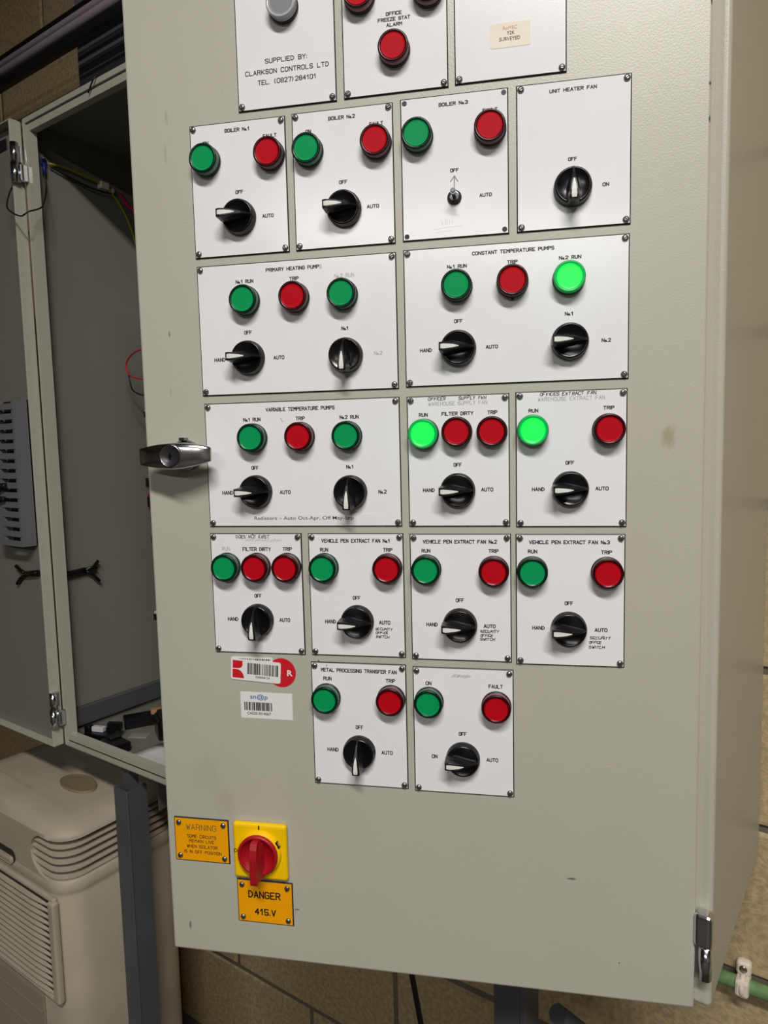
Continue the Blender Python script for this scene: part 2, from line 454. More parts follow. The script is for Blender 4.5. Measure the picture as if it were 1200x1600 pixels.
def left_hinge(z0, z1):
    mid = (z0 + z1) / 2
    b = MB(); x0 = -.594
    b.tube([(x0 + .007, -.017, mid), (x0 + .007, -.017, z1)], .0068, 18, smooth_path=False); b.rbox(x0 - .003, x0 + .006, -.020, -.002, mid + .002, z1 - .002, .002, 1)
    b.build('hinge_leaf', CHROME, body, origin=(x0, 0, mid))
    b = MB()
    b.tube([(x0 + .009, -.019, z0), (x0 + .009, -.019, mid)], .0072, 18, smooth_path=False); b.rbox(x0 + .010, x0 + .019, -.014, .0, z0 + .002, mid - .002, .002, 1)
    b.build('hinge_knuckle', CHROME, body, origin=(x0, 0, z0))
left_hinge(1.982, 2.052); left_hinge(.972, 1.040)
b = MB()   # label rebate, dark slot at the top of the left door
b.rbox(-.70, -.633, -.0062, -.0045, 2.055, 2.075, .0006, 1)
b.build('label_slot', RUBBER, ld, origin=(-.66, 0, 2.06))

# legs: square channel struts under the cabinet
def strut(x, y, ztop):
    b = MB(); w = .041; t = .0028; lip = .008
    # open side faces the wall: web and two flanges with return lips
    poly = [(x, y), (x + w, y), (x + w, y + w), (x + w - lip, y + w), (x + w - lip, y + w - t), (x + w - t, y + w - t), (x + w - t, y + t), (x + t, y + t), (x + t, y + w - t), (x + lip, y + w - t), (x + lip, y + w), (x, y + w)]
    b.prism_z(poly, 0, ztop)
    b.rbox(x + w - .006, x + w + .0015, y - .0025, y + .001, 0, ztop, .001, 1)
    return b.build('leg', DARK_STEEL, cab, origin=(x + w / 2, y + w / 2, 0))
strut(-.431, .000, .886)
b = MB(); b.rbox(-.372, -.369, .050, .075, .835, CZ0 - .001, .001, 1); b.rbox(-.372, -.330, .072, .075, .870, CZ0 - .001, .001, 1); b.box(-.420, -.398, .012, .030, .87, CZ0 - .001)
b.build('leg_bracket', DARK_STEEL, cab, origin=(-.386, .03, .805))
strut(.333, .012, CZ0 - .001); 
b = MB()   # bracing arm sloping back to the wall
b.tube([(.40, .05, .80), (.47, .30, .52)], .012, 8, smooth_path=False)
b.build('brace', DARK_STEEL, cab, origin=(.40, .05, .80))

# ------------------------------------------------------------------ single-stroke engraving alphabet (cells 4 wide, 6 high)
GL = {'A': '002640,1232', 'B': '00063645443303,3342413000', 'C': '4536160501103041', 'D': '00062644422000', 'E': '46060040,0333', 'F': '460600,0333',
      'G': '4536160501103041434323', 'H': '0006,4046,0343', 'I': '0006', 'J': '464130100 1'.replace(' ', ''), 'K': '0006,4602,1340', 'L': '060040', 'M': '0006234640',
      'N': '00064046', 'O': '1001051636454130'+'10', 'P': '00063645443303', 'Q': '100105163645413010,3140', 'R': '00063645443303,2340', 'S': '453616050413334241301001',
      'T': '0646,2620', 'U': '060110304146', 'V': '062046', 'W': '0610243046', 'X': '0640,0046', 'Y': '062346,2320', 'Z': '06460040',
      '0': '100105163645413010', '1': '042620', '2': '0516364544014000'[:10] + '0040', '3': '05163645443323,334241301001', '4': '30360242', '5': '460603334241301001',
      '6': '453616050110304142330 3'.replace(' ', ''), '7': '064620', '8': '130405163645443313020110304142 33'.replace(' ', ''), '9': '011030414536160504133344', '(': '26141220', ')': '06141200', '-': '1333'}
def glyph(ch):
    """polylines and advance width of a character"""
    if ch == ' ': return [], 3.0
    if ch == '.': return [[(0, 0), (0, .35)]], .6
    if ch == ':': return [[(0, .6), (0, 1.0)], [(0, 3.6), (0, 4.0)]], .6
    if ch == '%': return [[(.4, 1.0), (0, 1.5), (0, 2.4), (.4, 2.9), (1.1, 2.9), (1.5, 2.4), (1.5, 1.5), (1.1, 1.0), (.4, 1.0)], [(.3, 0), (1.4, 0)], [(2.9, 0), (2.9, .35)]], 3.2
    pl = [[(int(s[i]), int(s[i + 1])) for i in range(0, len(s), 2)] for s in GL[ch].split(',')]
    return pl, (0 if ch == 'I' else 3 if ch in '1()' else 4)
def stroke_text(b, text, cx, cz, w, h, hw, y, hand=None, mi=0):
    """adds the writing centred at (cx, cz), w wide and h high, as flat ribbons of half width hw lying at depth y"""
    segs = []; x = 0.0
    for ch in text:
        pl, adv = glyph(ch)
        jx = jz = sh = 0; sc = 1
        if hand: jx, jz, sh, sc = hand.uniform(-.4, .4), hand.uniform(-.5, .5), hand.uniform(.0, .22), hand.uniform(.85, 1.12)
        for p in pl:
            q = []
            for (u, v) in p:
                if hand: u, v = u + hand.uniform(-.35, .35), v + hand.uniform(-.35, .35)
                q.append((x + jx + u * sc + sh * v, jz + v * sc))
            segs.append(q)
        x += adv + 1.75
    x -= 1.75
    k = (w - 2 * hw) / x; kz = (h - 2 * hw) / 6
    for q in segs:
        P = [Vector((cx - (w / 2 - hw) + u * k, cz - (h / 2 - hw) + v * kz)) for u, v in q]
        for a, c in zip(P, P[1:]):
            d = (c - a)
            if d.length < 1e-7: continue
            d.normalize(); n = Vector((-d.y, d.x)) * hw; e = d * hw * .8
            vs = [a - e + n, a - e - n, c + e - n, c + e + n]
            b.add([(p.x, y, p.y) for p in vs], [(0, 1, 2, 3)], mi)
def font_text(text, cx, cz, w, h, y, bold=0.0):
    """the same for printed lettering, from Blender's own font; returns verts, faces"""
    cu = bpy.data.curves.new('lettering', 'FONT'); cu.body = text; cu.fill_mode = 'FRONT'; cu.offset = bold; cu.resolution_u = 3
    o = bpy.data.objects.new('lettering', cu); COL.objects.link(o)
    me = bpy.data.meshes.new_from_object(o.evaluated_get(bpy.context.evaluated_depsgraph_get()))
    bpy.data.objects.remove(o); bpy.data.curves.remove(cu)
    vs = [v.co.copy() for v in me.vertices]; fs = [list(p.vertices) for p in me.polygons]
    bpy.data.meshes.remove(me)
    x0, x1 = min(v.x for v in vs), max(v.x for v in vs); z0, z1 = min(v.y for v in vs), max(v.y for v in vs)
    kx = w / (x1 - x0); kz = (h / (z1 - z0)) if h else kx
    return [(cx + (v.x - (x0 + x1) / 2) * kx, y, cz + (v.y - (z0 + z1) / 2) * kz) for v in vs], fs

# ------------------------------------------------------------------ shared meshes: screws, lamps, switches (axis -y, metres)
def screw_mesh(ang, r=.0031):
    b = MB(); b.lathe([(r, 0), (r, .0006), (r * .85, .0015), (r * .45, .0021)], 14, 0)
    M = Matrix.Rotation(ang, 4, 'Y'); b.box(-r * .8, r * .8, -.00225, -.0012, -.00045, .00045, 1, M)
    return b.mesh('screw', [SCREW, SLOT])
screw_meshes = [screw_mesh(a) for a in (.4, 1.1, 1.9, 2.6, 0.0)]
b = MB(); b.lathe([(.0024, 0), (.0024, .0002)], 14, 0); hole_mesh = b.mesh('screw_hole', CORE)
b = MB(); b.lathe([(.0148, 0), (.0150, .0006), (.0150, .0030), (.0144, .0036), (.0136, .0038)], 40, 0); collar_mesh = b.mesh('indicator_light', COLLAR)
def lens_mesh(face, rim, side):
    b = MB()
    b.lathe([(.0142, .0030), (.0142, .0088), (.0146, .0093), (.0146, .0108), (.0142, .0117), (.0134, .0120), (.0120, .0118), (.0117, .0113), (.0100, .0113), (.0008, .0113)], 40, [2, 1, 1, 1, 1, 1, 1, 0, 0])
    return b.mesh('lens', [face, rim, side])
LENS = {'g': lens_mesh(G_FACE, G_RIM, G_SIDE), 'r': lens_mesh(R_FACE, R_RIM, R_SIDE), 'l': lens_mesh(L_FACE, L_RIM, L_RIM), 'w': lens_mesh(W_FACE, W_RIM, W_RIM)}
LENSWORD = {'g': 'unlit green lens', 'r': 'unlit red lens', 'l': 'green lens glowing bright', 'w': 'colourless grey lens'}
# rotary switch: stepped black dial, pointer ridge (towards +x at angle 0: wide end at -x), white inlay
b = MB(); b.lathe([(.0172, 0), (.0172, .0042), (.0164, .0050), (.0164, .0082), (.0156, .0092), (.0146, .0094), (.0140, .0088), (.004, .0088)], 44, 0); dial_mesh = b.mesh('rotary_switch', KNOB)
def ridge():
    b = MB(); rings = []
    # x from the broad tip (-) to the fine tail (+): half width at foot, half width at crest, crest height
    for x, wf, wc, h in ((-.0172, .0040, .0034, .0200), (-.0166, .0048, .0040, .0222), (-.0130, .0062, .0041, .0228), (-.0085, .0068, .0037, .0227), (-.0030, .0064, .0029, .0221),
                         (.0020, .0052, .0019, .0206), (.0075, .0038, .0011, .0178), (.0125, .0026, .0008, .0140), (.0158, .0018, .0006, .0105)):
        f = .0080 if x > -.0150 else .0090
        m_ = f + (h - f) * .45
        wm = wc + (wf - wc) * .28
        rings.append([(x, -f, -wf), (x, -m_, -wm), (x, -(h - .0006), -wc), (x, -h, -wc * .85), (x, -h, wc * .85), (x, -(h - .0006), wc), (x, -m_, wm), (x, -f, wf)])
    b.loft(rings, smooth=False)
    return b.mesh('pointer', KNOB_RIDGE)
pointer_mesh = ridge()
b = MB(); top = [(-.0152, .0020, .0225), (-.0125, .0023, .0228), (-.0085, .0020, .0227), (-.0030, .0014, .0221), (.0020, .0003, .0206)]
vs = []
for x, w, h in top: vs += [(x, -h - .0002, -w), (x, -h - .0002, w)]
b.add(vs, [(2 * i, 2 * i + 1, 2 * i + 3, 2 * i + 2) for i in range(len(top) - 1)])
inlay_mesh = b.mesh('white_marker', WHITE)

# ------------------------------------------------------------------ the engraved control plates (millimetres on the door)
PLATES = {
 'boiler1': dict(r=(-324.0, -223.1, 193.6, 323.6),
  t=[('BOILER N%1', -273.2, 315.3, 26.5, 3.78, 'e'), ('ON', -307.0, 305.5, 6.2, 3.83, 'e'), ('FAULT', -239.3, 306.2, 14.3, 3.75, 'e'), ('OFF', -273.5, 255.5, 8.4, 3.84, 'e'), ('AUTO', -244.3, 230.1, 12.0, 3.84, 'e')],
  l=[(-306.4, 287.3, 'g'), (-239.0, 287.1, 'r')],
  k=[(-273.7, 230.2, 'L')]),
 'boiler2': dict(r=(-216.4, -115.6, 193.8, 324.4),
  t=[('BOILER N%2', -165.9, 315.7, 26.8, 3.67, 'e'), ('ON', -199.7, 306.0, 5.9, 3.71, 'e'), ('FAULT', -131.9, 306.4, 13.8, 3.64, 'e'), ('OFF', -166.1, 255.5, 8.3, 3.73, 'e'), ('AUTO', -137.1, 230.3, 12.1, 3.72, 'e')],
  l=[(-199.6, 286.7, 'g'), (-131.8, 287.6, 'r')],
  k=[(-165.5, 229.5, 'L')]),
 'boiler3': dict(r=(-108.4, -6.9, 194.6, 325.7),
  t=[('BOILER N%3', -57.9, 316.8, 27.6, 3.55, 'e'), ('ON', -91.7, 306.8, 5.8, 3.6, 'e'), ('FAULT', -23.7, 307.4, 14.0, 3.52, 'e'), ('OFF', -57.6, 256.5, 8.2, 3.61, 'e'), ('AUTO', -28.6, 231.6, 11.7, 3.61, 'e')],
  l=[(-91.9, 289.4, 'g'), (-23.7, 289.4, 'r')],
  k=[]),
 'heater': dict(r=(0.3, 102.4, 194.8, 326.0),
  t=[('UNIT HEATER FAN', 51.1, 317.5, 42.0, 3.44, 'e'), ('OFF', 50.8, 256.5, 8.0, 3.5, 'e'), ('ON', 80.3, 231.5, 5.9, 3.49, 'e')],
  l=[],
  k=[(50.9, 230.9, 'D')]),
 'primary': dict(r=(-323.4, -115.5, 54.3, 185.8),
  t=[('PRIMARY HEATING PUMP', -221.0, 177.3, 55.8, 3.87, 'e'), ('S', -191.8, 177.1, 2.6, 3.9, 'g'), ('N%1 RUN', -272.0, 167.8, 19.0, 3.93, 'e'), ('TRIP', -219.6, 167.3, 10.0, 3.88, 'e'), ('N%2 RUN', -167.7, 166.9, 20.2, 3.88, 'g'), ('OFF', -270.5, 116.8, 8.3, 3.98, 'e'), ('HAND', -302.3, 90.7, 12.0, 4.04, 'e'), ('AUTO', -238.4, 90.3, 11.6, 3.98, 'e'), ('N%1', -168.5, 115.8, 7.5, 3.88, 'e'), ('N%2', -135.4, 89.9, 8.4, 3.74, 'g')],
  l=[(-270.8, 148.2, 'g'), (-218.6, 148.3, 'r'), (-169.0, 148.0, 'g')],
  k=[(-270.3, 91.2, 'L'), (-167.9, 89.1, 'D')]),
 'constant': dict(r=(-108.4, 101.8, 55.3, 186.7),
  t=[('CONSTANT TEMPERATURE PUMPS', -3.8, 178.6, 76.4, 3.64, 'e'), ('N%1 RUN', -56.6, 167.9, 19.0, 3.7, 'e'), ('TRIP', -4.2, 168.4, 10.0, 3.65, 'e'), ('N%2 RUN', 48.7, 168.9, 20.2, 3.59, 'e'), ('OFF', -55.9, 116.4, 8.3, 3.76, 'e'), ('HAND', -87.8, 90.2, 11.8, 3.82, 'e'), ('AUTO', -24.1, 90.6, 11.8, 3.75, 'e'), ('N%1', 47.9, 117.6, 7.9, 3.65, 'e'), ('N%2', 81.6, 91.5, 8.6, 3.64, 'e')],
  l=[(-56.6, 148.8, 'g'), (-4.2, 149.7, 'r'), (47.5, 149.4, 'l')],
  k=[(-56.1, 90.6, 'L'), (48.5, 91.7, 'L')]),
 'variable': dict(r=(-322.2, -115.2, -83.0, 46.4),
  t=[('VARIABLE TEMPERATURE PUMPS', -218.2, 38.0, 73.3, 4.01, 'e'), ('N%1 RUN', -270.3, 28.5, 18.9, 4.08, 'e'), ('TRIP', -218.2, 28.2, 10.0, 4.02, 'e'), ('N%2 RUN', -166.9, 28.0, 19.9, 3.97, 'e'), ('OFF', -269.0, -21.5, 7.9, 4.13, 'e'), ('HAND', -300.3, -47.1, 12.2, 4.19, 'e'), ('AUTO', -237.1, -47.1, 11.8, 4.12, 'e'), ('N%1', -167.5, -22.0, 7.7, 4.02, 'e'), ('N%2', -134.5, -47.8, 8.5, 4.02, 'e'), ('Radiators – Auto Oct-Apr, Off May-Sep', -218.6, -74.6, 106.5, 4.67, 's')],
  l=[(-268.7, 9.6, 'g'), (-217.9, 9.7, 'r'), (-168.5, 9.2, 'g')],
  k=[(-268.0, -46.1, 'L'), (-167.2, -47.6, 'D')]),
 'supply': dict(r=(-108.0, -7.9, -83.3, 46.0),
  t=[('OFFICES', -78.0, 43.0, 17.3, 3.48, 'h'), ('SUPPLY FAN', -43.4, 42.8, 27.2, 3.45, 'h'), ('WAREHOUSE SUPPLY FAN', -57.7, 38.0, 57.4, 3.9, 'g'), ('RUN', -91.7, 27.7, 8.9, 3.89, 'e'), ('FILTER DIRTY', -58.0, 28.0, 31.2, 3.85, 'e'), ('TRIP', -24.2, 28.1, 9.8, 3.82, 'e'), ('OFF', -58.5, -22.1, 8.2, 3.91, 'e'), ('HAND', -87.5, -46.8, 11.7, 3.96, 'e'), ('AUTO', -29.9, -46.8, 11.8, 3.9, 'e')],
  l=[(-91.2, 9.1, 'l'), (-58.5, 10.1, 'r'), (-24.6, 9.6, 'r')],
  k=[(-58.5, -47.2, 'L')]),
 'extract': dict(r=(-2.1, 101.0, -83.9, 46.7),
  t=[('OFFICES EXTRACT FAN', 46.7, 43.6, 52.2, 3.61, 'h'), ('WAREHOUSE EXTRACT FAN', 49.8, 38.8, 61.7, 3.79, 'g'), ('RUN', 14.8, 28.4, 9.3, 3.78, 'e'), ('TRIP', 84.2, 29.0, 10.3, 3.7, 'e'), ('OFF', 48.7, -22.1, 8.3, 3.79, 'e'), ('HAND', 19.1, -47.2, 12.1, 3.85, 'e'), ('AUTO', 78.4, -47.1, 12.2, 3.79, 'e')],
  l=[(14.1, 9.7, 'l'), (83.8, 8.7, 'r')],
  k=[(49.0, -47.1, 'L')]),
 'dne': dict(r=(-322.7, -221.5, -219.3, -89.9),
  t=[('DOES NOT EXIST', -275.0, -93.5, 36.9, 4.08, 'h'), ('RUN', -305.2, -106.7, 9.0, 4.12, 'g'), ('FILTER DIRTY', -270.9, -106.9, 31.4, 4.22, 'e'), ('TRIP', -237.2, -106.7, 10.2, 4.19, 'e'), ('OFF', -271.5, -156.9, 8.1, 4.28, 'e'), ('HAND', -300.8, -182.5, 12.0, 4.34, 'e'), ('AUTO', -242.9, -182.3, 11.9, 4.28, 'e')],
  l=[(-304.0, -125.5, 'g'), (-270.5, -125.4, 'r'), (-237.2, -125.3, 'r')],
  k=[(-272.0, -182.4, 'D')]),
 'veh1': dict(r=(-214.4, -114.3, -219.0, -90.0),
  t=[('VEHICLE PEN EXTRACT FAN N%1', -164.0, -97.8, 72.1, 4.1, 'e'), ('RUN', -197.5, -107.2, 8.8, 4.15, 'e'), ('TRIP', -130.6, -107.1, 9.9, 4.08, 'e'), ('OFF', -164.4, -157.3, 8.1, 4.17, 'e'), ('HAND', -193.0, -182.7, 11.7, 4.22, 'e'), ('AUTO', -135.6, -182.6, 11.8, 4.16, 'e'), ('SECURITY', -136.7, -189.5, 17.9, 2.96, 'h'), ('OFFICE', -138.8, -193.4, 13.1, 2.7, 'h'), ('SWITCH', -138.0, -197.6, 14.8, 2.97, 'h')],
  l=[(-197.1, -125.3, 'g'), (-130.5, -125.2, 'r')],
  k=[(-163.8, -181.7, 'L')]),
 'veh2': dict(r=(-107.9, -7.2, -220.1, -90.6),
  t=[('VEHICLE PEN EXTRACT FAN N%2', -57.7, -98.6, 73.7, 3.99, 'e'), ('RUN', -91.5, -107.8, 9.1, 4.03, 'e'), ('TRIP', -24.3, -107.9, 10.0, 3.96, 'e'), ('OFF', -58.2, -157.9, 8.2, 4.05, 'e'), ('HAND', -86.7, -183.3, 11.7, 4.11, 'e'), ('AUTO', -28.9, -183.7, 11.9, 4.05, 'e'), ('SECURITY', -29.1, -189.1, 18.4, 3.01, 'h'), ('OFFICE', -32.1, -193.3, 12.5, 2.75, 'h'), ('SWITCH', -31.1, -197.0, 15.2, 3.02, 'h')],
  l=[(-91.0, -126.1, 'g'), (-24.1, -127.2, 'r')],
  k=[(-58.2, -182.9, 'L')]),
 'veh3': dict(r=(-2.8, 100.2, -221.6, -90.8),
  t=[('VEHICLE PEN EXTRACT FAN N%3', 48.0, -98.9, 75.9, 3.88, 'e'), ('RUN', 13.4, -108.0, 9.2, 3.92, 'e'), ('TRIP', 82.9, -108.6, 10.3, 3.85, 'e'), ('OFF', 48.0, -159.0, 8.1, 3.94, 'e'), ('HAND', 18.8, -184.1, 12.0, 4.0, 'e'), ('AUTO', 78.2, -184.9, 12.0, 3.94, 'e'), ('SECURITY', 77.4, -192.8, 19.2, 3.12, 'h'), ('OFFICE', 72.8, -197.2, 11.7, 2.81, 'h'), ('SWITCH', 74.2, -201.9, 15.0, 3.07, 'h')],
  l=[(13.1, -127.4, 'g'), (83.2, -127.6, 'r')],
  k=[(47.7, -184.2, 'L')]),
 'metal': dict(r=(-216.0, -114.5, -359.7, -226.4),
  t=[('METAL PROCESSING TRANSFER FAN', -164.7, -234.7, 81.0, 4.25, 'e'), ('RUN', -198.4, -244.0, 9.0, 4.3, 'e'), ('TRIP', -131.0, -244.1, 10.1, 4.23, 'e'), ('OFF', -165.3, -295.5, 8.3, 4.32, 'e'), ('HAND', -194.8, -321.3, 12.2, 4.38, 'e'), ('AUTO', -136.4, -321.5, 12.0, 4.32, 'e')],
  l=[(-199.3, -263.9, 'g'), (-130.4, -262.9, 'r')],
  k=[(-165.6, -321.4, 'D')]),
 'blank': dict(r=(-107.7, -5.7, -360.9, -227.8),
  t=[('ON', -91.4, -244.9, 6.1, 4.18, 'e'), ('FAULT', -23.5, -245.6, 14.3, 4.11, 'e'), ('OFF', -57.3, -296.9, 8.2, 4.21, 'e'), ('ON', -86.4, -322.3, 6.1, 4.27, 'e'), ('AUTO', -27.5, -322.8, 11.9, 4.2, 'e')],
  l=[(-90.9, -263.2, 'g'), (-22.8, -265.1, 'r')],
  k=[(-57.0, -322.5, 'L')]),
 'warning': dict(r=(-382.5, -317.6, -461.4, -410.6),
  t=[('WARNING', -350.0, -421.2, 35.9, 7.06, 'e'), ('SOME CIRCUITS', -350.0, -432.0, 34.8, 3.91, 'e'), ('REMAIN LIVE', -350.1, -437.5, 29.9, 3.92, 'e'), ('WHEN ISOLATOR', -349.9, -443.9, 36.8, 3.93, 'e'), ('IS IN OFF POSITION', -349.4, -450.3, 44.5, 3.78, 'e')],
  l=[],
  k=[]),
 'danger': dict(r=(-310.5, -246.0, -527.2, -477.4),
  t=[('DANGER', -278.9, -494.1, 37.6, 8.65, 'b'), ('415.V', -278.5, -514.1, 25.0, 7.94, 'b')],
  l=[],
  k=[]),
 'supplied': dict(r=(-270.8, -170.1, 331.4, 462.9),
  t=[('SUPPLIED BY:', -219.7, 375.9, 43.4, 4.72, 'e'), ('CLARKSON CONTROLS LTD', -219.5, 366.2, 85.4, 4.74, 'e'), ('TEL. (0827)284101', -219.7, 356.6, 59.7, 4.75, 'e')],
  l=[(-220.1, 422.2, 'w')],
  k=[]),
 'freeze': dict(r=(-163.0, -62.1, 332.1, 463.6),
  t=[('OFFICE', -112.6, 403.6, 15.4, 3.52, 'e'), ('FREEZE STAT', -112.5, 398.7, 31.2, 3.53, 'e'), ('ALARM', -112.3, 393.7, 15.4, 3.53, 'e')],
  l=[(-112.3, 369.6, 'r'), (-144.7, 420.9, 'r'), (-79.5, 418.2, 'r')],
  k=[]),
 'survey': dict(r=(-56.0, 45.6, 333.1, 464.6),
  t=[],
  l=[],
  k=[]),
}

TITLE = {'boiler1': 'BOILER No.1', 'boiler2': 'BOILER No.2', 'boiler3': 'BOILER No.3, toggle switch in place of a dial', 'heater': 'UNIT HEATER FAN, no lights', 'primary': 'PRIMARY HEATING PUMPS', 'variable': 'VARIABLE TEMPERATURE PUMPS',
         'constant': 'CONSTANT TEMPERATURE PUMPS', 'supply': 'supply fan plate with OFFICES written in pen', 'extract': 'OFFICES EXTRACT FAN in pen', 'dne': 'DOES NOT EXIST in pen',
         'veh1': 'VEHICLE PEN EXTRACT FAN No.1', 'veh2': 'VEHICLE PEN EXTRACT FAN No.2', 'veh3': 'VEHICLE PEN EXTRACT FAN No.3', 'metal': 'METAL PROCESSING TRANSFER FAN'}
LABEL = {n: 'white control plate engraved ' + TITLE[n] for n in TITLE}
LABEL.update(boiler1='white BOILER No.1 control plate at the left end of its row', boiler2='white BOILER No.2 control plate between the left boiler plate and the toggle switch plate', boiler3='white BOILER No.3 control plate with a toggle switch and pencilled arrow',
             veh1='white VEHICLE PEN EXTRACT FAN No.1 plate beside the DOES NOT EXIST plate', veh2='white VEHICLE PEN EXTRACT FAN No.2 plate, middle of the three vehicle pen plates', veh3='white VEHICLE PEN EXTRACT FAN No.3 plate at the right end of its row',
             dne='white control plate hand-lettered DOES NOT EXIST, left end of its row', supply='white control plate hand-lettered OFFICES SUPPLY FAN, three lights', extract='white control plate hand-lettered OFFICES EXTRACT FAN, two lights',
             blank='white control plate with its title rubbed off, bottom row beside metal processing',
             supplied='white plate reading SUPPLIED BY with a telephone number and grey lamp', freeze='white plate reading OFFICE FREEZE STAT ALARM with red lamps',
             survey='white blank plate carrying the cream survey sticker', warning='yellow plate engraved WARNING SOME CIRCUITS REMAIN LIVE', danger='yellow plate engraved DANGER 415.V under the red isolator')
hand = random.Random(3)
PT = .0016
def plate(key, spec):
    x0, x1, z0, z1 = (v * mm for v in spec['r'])
    yellow = key in ('warning', 'danger')
    cx, cz = (x0 + x1) / 2, (z0 + z1) / 2
    b = MB(); e = .0010; w, h = (x1 - x0) / 2, (z1 - z0) / 2
    back = [(-w, 0, -h), (w, 0, -h), (w, 0, h), (-w, 0, h)]
    mid = [(p[0], -(PT - .0006), p[2]) for p in back]
    front = [((w - e) * sx, -PT, (h - e) * sz) for sx, sz in ((-1, -1), (1, -1), (1, 1), (-1, 1))]
    b.add(back + mid + front, [(0, 1, 2, 3)] + [(i, (i + 1) % 4, 4 + (i + 1) % 4, 4 + i) for i in range(4)] + [(4 + i, 4 + (i + 1) % 4, 8 + (i + 1) % 4, 8 + i) for i in range(4)], 1)
    b.add(front, [(0, 1, 2, 3)], 0)
    M = D @ T((cx, 0, cz))
    p = b.build('warning_sign' if yellow else 'control_plate', [YELLOW if yellow else LAMINATE, CORE], None, M)
    tag(p, LABEL[key], 'sign' if yellow else 'control panel', 'yellow warning plates on the cabinet door' if yellow else 'engraved plates on the cabinet door')
    ins = .0060 if yellow else .0042
    for i, (sx, sz) in enumerate(((-1, 1), (1, 1), (1, -1), (-1, -1))):
        S = D @ T((cx + sx * (w - ins), -PT, cz + sz * (h - ins)))
        if key == 'boiler3': tag(inst('screw_hole', hole_mesh, p, S), 'empty black screw hole')
        else: inst('screw', rnd.choice(screw_meshes), p, S)
    for t, x, z, tw, th, st in spec['t']:
        b = MB(); y = -PT - .00008
        a = (x * mm, z * mm, tw * mm, th * mm)
        if st == 's':
            tp = MB(); tp.prism([(x * mm - .078, z * mm - .0046), (x * mm + .078, z * mm - .0046), (x * mm + .078, z * mm + .0046), (x * mm - .078, z * mm + .0046)], -PT, -PT - .00012)
            tape = tp.build('lettering_tape', TAPE, p, D, origin=(x * mm, -PT, z * mm))
            b.add(*font_text(t, *a, -PT - .0002, .003)); b.build('lettering', INK, tape, D, origin=(x * mm, y, z * mm)); continue
        if st == 'h': stroke_text(b, t, *a, .00030, y, hand); m_ = PEN
        elif st == 'g': stroke_text(b, t, *a, .00026, y); m_ = GHOST
        elif st == 'b': stroke_text(b, t, *a, .00072, y); m_ = INK
        elif yellow: stroke_text(b, t, *a, .00034 if th > 5 else .00028, y); m_ = FADED if th > 5 else INK
        else: stroke_text(b, t, *a, .00040 if th < 5 else .00044, y); m_ = INK
        o = b.build('lettering', m_, p, D, origin=(x * mm, y, z * mm))
        if st == 'h': tag(o, 'handwriting in black pen')
        if st == 'g': tag(o, 'worn grey engraving, nearly rubbed away')
    for x, z, k in spec['l']:
        S = D @ T((x * mm, -PT, z * mm))
        l = inst('indicator_light', collar_mesh, p, S)
        tag(inst('lens', LENS[k], l, S), LENSWORD[k])
        tag(l, {'g': 'round green indicator light', 'r': 'round red indicator light', 'l': 'lit bright green indicator light', 'w': 'round grey indicator light'}[k])
        if k == 'l':      # the bulb behind the lit lens throws a little light on the plate
            d = bpy.data.lights.new('indicator_bulb', 'POINT'); d.energy = .006; d.color = (.05, 1, .35); d.shadow_soft_size = .012
            o = bpy.data.objects.new('indicator_bulb', d); register(o, S @ T((0, -.020, 0)))
    for x, z, k in spec['k']:
        S = D @ T((x * mm, -PT, z * mm))
        s = inst('rotary_switch', dial_mesh, p, S)
        R = S @ Matrix.Rotation({'L': 0, 'D': -math.pi / 2}[k], 4, 'Y')
        tag(s, 'black rotary switch turned ' + {'L': 'to nine o\'clock', 'D': 'to six o\'clock'}[k])
        inst('pointer', pointer_mesh, s, R)
        tag(inst('white_marker', inlay_mesh, s, R), 'white inlay on the black pointer')
    return p
P = {k: plate(k, v) for k, v in PLATES.items()}

# toggle switch and pencilled arrow on the BOILER No.3 plate
b = MB(); S = D @ T((-.0579, -PT, .2315))
b.lathe([(.0068, 0), (.0068, .0012), (.0056, .0014), (.0056, .0040), (.0046, .0044), (.0030, .0044)], 22, 0)
tg = b.build('toggle_switch', mat('toggle_bush_metal', (96, 96, 98), rough=.25, metal=.9), P['boiler3'], S)
b = MB(); b.lathe([(.0018, 0), (.0020, .006), (.0026, .0125), (.0027, .0145), (.0018, .0156)], 16, 0)
b.build('toggle_lever', CHROME, tg, S @ T((0, -.003, 0)) @ Matrix.Rotation(math.radians(-4), 4, 'X'))
b = MB(); y = -PT - .00008
def stroke(b, pts, hw):
    for (ax, az), (cx, cz) in zip(pts, pts[1:]):
        a, c = Vector((ax, az)), Vector((cx, cz)); d = (c - a).normalized(); n = Vector((-d.y, d.x)) * hw; e = d * hw
        b.add([(p.x, y, p.y) for p in (a - e + n, a - e - n, c + e - n, c + e + n)], [(0, 1, 2, 3)])
stroke(b, [(-.0580, .2395), (-.0577, .2508)], .0005); stroke(b, [(-.0616, .2465), (-.0577, .2512), (-.0545, .2462)], .0005)
tag(b.build('pencil_arrow', mat('pencil_grey', (140, 138, 138), rough=.5), P['boiler3'], D, origin=(-.058, y, .245)), 'grey pencilled arrow pointing up')
b = MB()
stroke(b, [(-.0785, .2035), (-.0655, .2048), (-.0520, .2050)], .00014); stroke(b, [(-.0760, .2005), (-.0600, .2016)], .00014)
stroke(b, [(-.0705, .2120), (-.0700, .2075), (-.0688, .2088)], .00016); stroke(b, [(-.0668, .2118), (-.0670, .2080), (-.0655, .2080), (-.0650, .2118)], .00016); stroke(b, [(-.0628, .2112), (-.0632, .2078)], .00016); stroke(b, [(-.0600, .2130), (-.0603, .2085)], .00016)
b.build('pencil_scribble', mat('faint_pencil', (186, 184, 184), rough=.5), P['boiler3'], D, origin=(-.065, y, .206))
